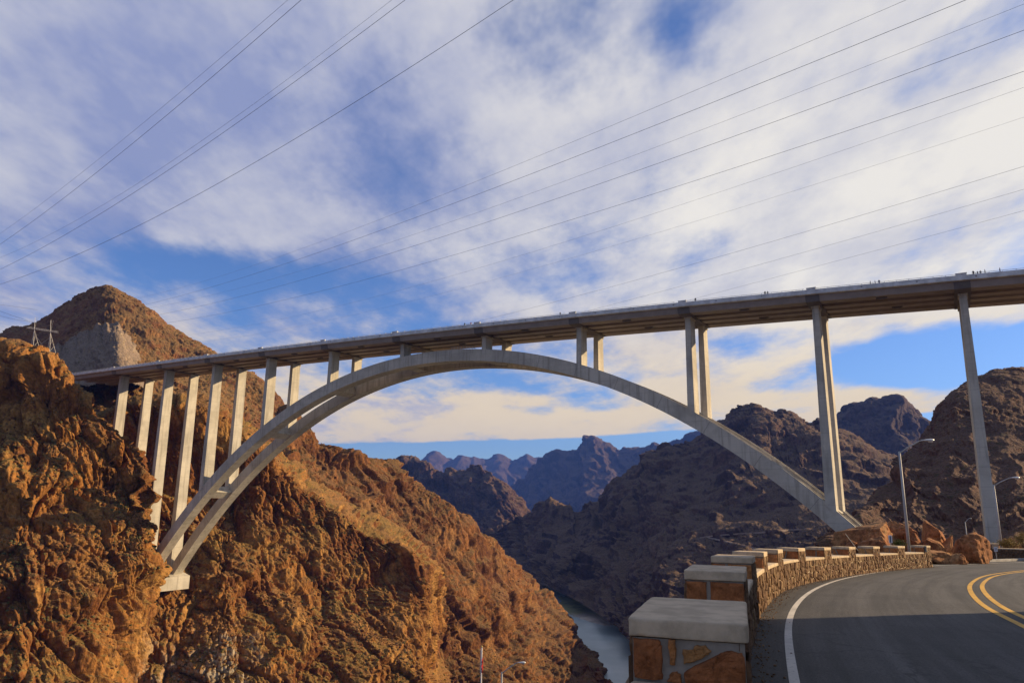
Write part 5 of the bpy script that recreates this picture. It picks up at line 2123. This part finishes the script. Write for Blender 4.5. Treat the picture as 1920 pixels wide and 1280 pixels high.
# ------------------------------------------------------------------ people on the bridge
def person_mesh(seed, walk, arms):
    rs = np.random.RandomState(seed)
    J = {'pel': (0, 0, 0.95), 'spi': (0, 0.01, 1.12), 'che': (0, 0.0, 1.34), 'nec': (0, 0.01, 1.50), 'hea': (0, -0.01, 1.60), 'top': (0, -0.01, 1.72)}
    ed = [('pel', 'spi'), ('spi', 'che'), ('che', 'nec'), ('nec', 'hea'), ('hea', 'top')]
    rad = {'pel': 0.15, 'spi': 0.135, 'che': 0.16, 'nec': 0.06, 'hea': 0.10, 'top': 0.07}
    for s_, sx in (('l', -1), ('r', 1)):
        st = walk * (1 if sx > 0 else -1)
        J['hip' + s_] = (0.09 * sx, 0, 0.90)
        J['kne' + s_] = (0.10 * sx, -0.10 * st - 0.02, 0.50)
        J['ank' + s_] = (0.10 * sx, 0.13 * -st + 0.03, 0.09)
        J['toe' + s_] = (0.11 * sx, 0.13 * -st - 0.13, 0.05)
        J['sho' + s_] = (0.19 * sx, 0, 1.42)
        J['elb' + s_] = (0.25 * sx, (0.06 * st if not arms else -0.16), 1.15)
        J['wri' + s_] = (0.24 * sx, (-0.05 * st - 0.03 if not arms else -0.36), (0.92 if not arms else 1.12))
        J['han' + s_] = (0.23 * sx, (-0.08 * st - 0.05 if not arms else -0.46), (0.82 if not arms else 1.12))
        rad.update({'hip' + s_: 0.105, 'kne' + s_: 0.07, 'ank' + s_: 0.05, 'toe' + s_: 0.04, 'sho' + s_: 0.075, 'elb' + s_: 0.05, 'wri' + s_: 0.035, 'han' + s_: 0.035})
        ed += [('pel', 'hip' + s_), ('hip' + s_, 'kne' + s_), ('kne' + s_, 'ank' + s_), ('ank' + s_, 'toe' + s_), ('che', 'sho' + s_), ('sho' + s_, 'elb' + s_), ('elb' + s_, 'wri' + s_), ('wri' + s_, 'han' + s_)]
    keys = list(J)
    me = bpy.data.meshes.new('person_skeleton')
    me.from_pydata([J[k] for k in keys], [(keys.index(a), keys.index(b_)) for a, b_ in ed], [])
    o = bpy.data.objects.new('person_skeleton', me)
    COL.objects.link(o)
    o.modifiers.new('skin', 'SKIN')
    for k, v in zip(keys, me.skin_vertices[0].data):
        v.radius = (rad[k], rad[k] * 0.8)
        v.use_root = (k == 'pel')
    sb = o.modifiers.new('sub', 'SUBSURF')
    sb.levels = sb.render_levels = 1
    dg = bpy.context.evaluated_depsgraph_get()
    out_ = bpy.data.meshes.new_from_object(o.evaluated_get(dg))
    bpy.data.objects.remove(o, do_unlink=True)
    mi = []
    for pgn in out_.polygons:
        z_ = pgn.center.z
        x_ = abs(pgn.center.x)
        if z_ < 0.12:
            mi.append(2)
        elif z_ < 0.98 and x_ < 0.2:
            mi.append(1)
        elif z_ > 1.50:
            mi.append(4 if (z_ > 1.66 or pgn.center.y > 0.03) else 3)
        elif x_ > 0.215 and (z_ < 1.05 or pgn.center.y < -0.25):
            mi.append(3)
        else:
            mi.append(0)
    out_.polygons.foreach_set('use_smooth', [True] * len(out_.polygons))
    return out_, mi


flat('skin', (0.42, 0.24, 0.16), 0.6, 0.3)
flat('hair dark', (0.03, 0.022, 0.018), 0.6, 0.3)
flat('shoe', (0.04, 0.04, 0.04), 0.6, 0.3)
for n_, c_ in (('dark coat', (0.03, 0.035, 0.045)), ('navy', (0.03, 0.045, 0.10)), ('green', (0.03, 0.12, 0.09)), ('red', (0.35, 0.08, 0.07)), ('grey', (0.12, 0.12, 0.13)), ('denim', (0.05, 0.07, 0.13)), ('black', (0.02, 0.02, 0.022))):
    flat('cloth ' + n_, c_, 0.85, 0.2)
poses = [person_mesh(1, 0.0, False), person_mesh(2, 1.0, False), person_mesh(3, 0.25, True)]
people = [(1825, 'dark coat', 'black', 0, 'person in a dark coat, leftmost of the group right of the right hand pillar', 1.0),
          (1833, 'dark coat', 'denim', 2, 'short person in dark clothes, second in the group right of the right hand pillar', 0.86),
          (1838.5, 'grey', 'black', 0, 'person in dark grey, third in the group right of the right hand pillar', 0.93),
          (1847, 'dark coat', 'black', 1, 'person in a dark coat, rightmost of the close group right of the pillar', 1.02),
          (1875, 'dark coat', 'denim', 1, 'lone person in dark clothes walking at the right end of the bridge', 1.06),
          (1632, 'navy', 'black', 1, 'person in dark blue leading the three walkers between the right hand pillars', 1.0),
          (1641, 'dark coat', 'denim', 1, 'middle one of the three walkers between the right hand pillars', 0.97),
          (1648.5, 'navy', 'black', 0, 'rightmost of the three walkers between the right hand pillars', 1.0),
          (1434.5, 'dark coat', 'black', 0, 'left one of two people in dark clothes left of the double lit pillar', 1.0),
          (1439.5, 'grey', 'black', 0, 'right one of two people in dark clothes left of the double lit pillar', 0.95),
          (1304, 'dark coat', 'black', 0, 'lone person standing just right of a parapet block above mid bridge', 1.05),
          (1050.5, 'dark coat', 'denim', 2, 'lone person in dark clothes above the right flank of the arch', 1.0),
          (871.5, 'green', 'black', 0, 'person in green standing above the crown of the arch', 1.0),
          (883, 'red', 'denim', 2, 'person in red beside the parapet block above the crown of the arch', 0.95)]
for px_, top_c, leg_c, ps, lab, sc in people:
    lo, hi = -1.0, 11.5
    for _ in range(50):
        m_ = (lo + hi) / 2
        if pix(bp(m_, 1.0, deck_z(m_)))[0] < px_:
            lo = m_
        else:
            hi = m_
    me, mi = poses[ps]
    me = me.copy()
    o = link('person', me, [MATS['cloth ' + top_c], MATS['cloth ' + leg_c], MATS['shoe'], MATS['skin'], MATS['hair dark']])
    me.polygons.foreach_set('material_index', mi)
    q = bp(lo, 0.95, deck_z(lo) - 0.95)
    o.location = q
    o.scale = (sc, sc, sc)
    o.rotation_euler.z = BAL + (R(90) if ps == 1 else R(15) * (ps - 0.5))
    tag(o, lab, 'person', 'people walking on the bridge')
# ------------------------------------------------------------------ air
hm = bpy.data.materials.new('haze air')
hm.use_nodes = True
ht = NT(hm.node_tree)
ht.n.clear()
pv = ht.new('ShaderNodeVolumePrincipled')
pv.inputs['Color'].default_value = (0.11, 0.27, 0.95, 1)
pv.inputs['Density'].default_value = 0.000045
pv.inputs['Anisotropy'].default_value = 0.0
ho = ht.new('ShaderNodeOutputMaterial')
ht.l.new(pv.outputs[0], ho.inputs['Volume'])
mb = MB()
mb.box((0, 0, (RIVER_Z - 7.5 + 900) / 2), (24020, 24020, 900 - (RIVER_Z - 7.5)))
tag(mb.build('haze', hm), 'thin blue haze filling the canyon air', 'haze', kind='stuff')
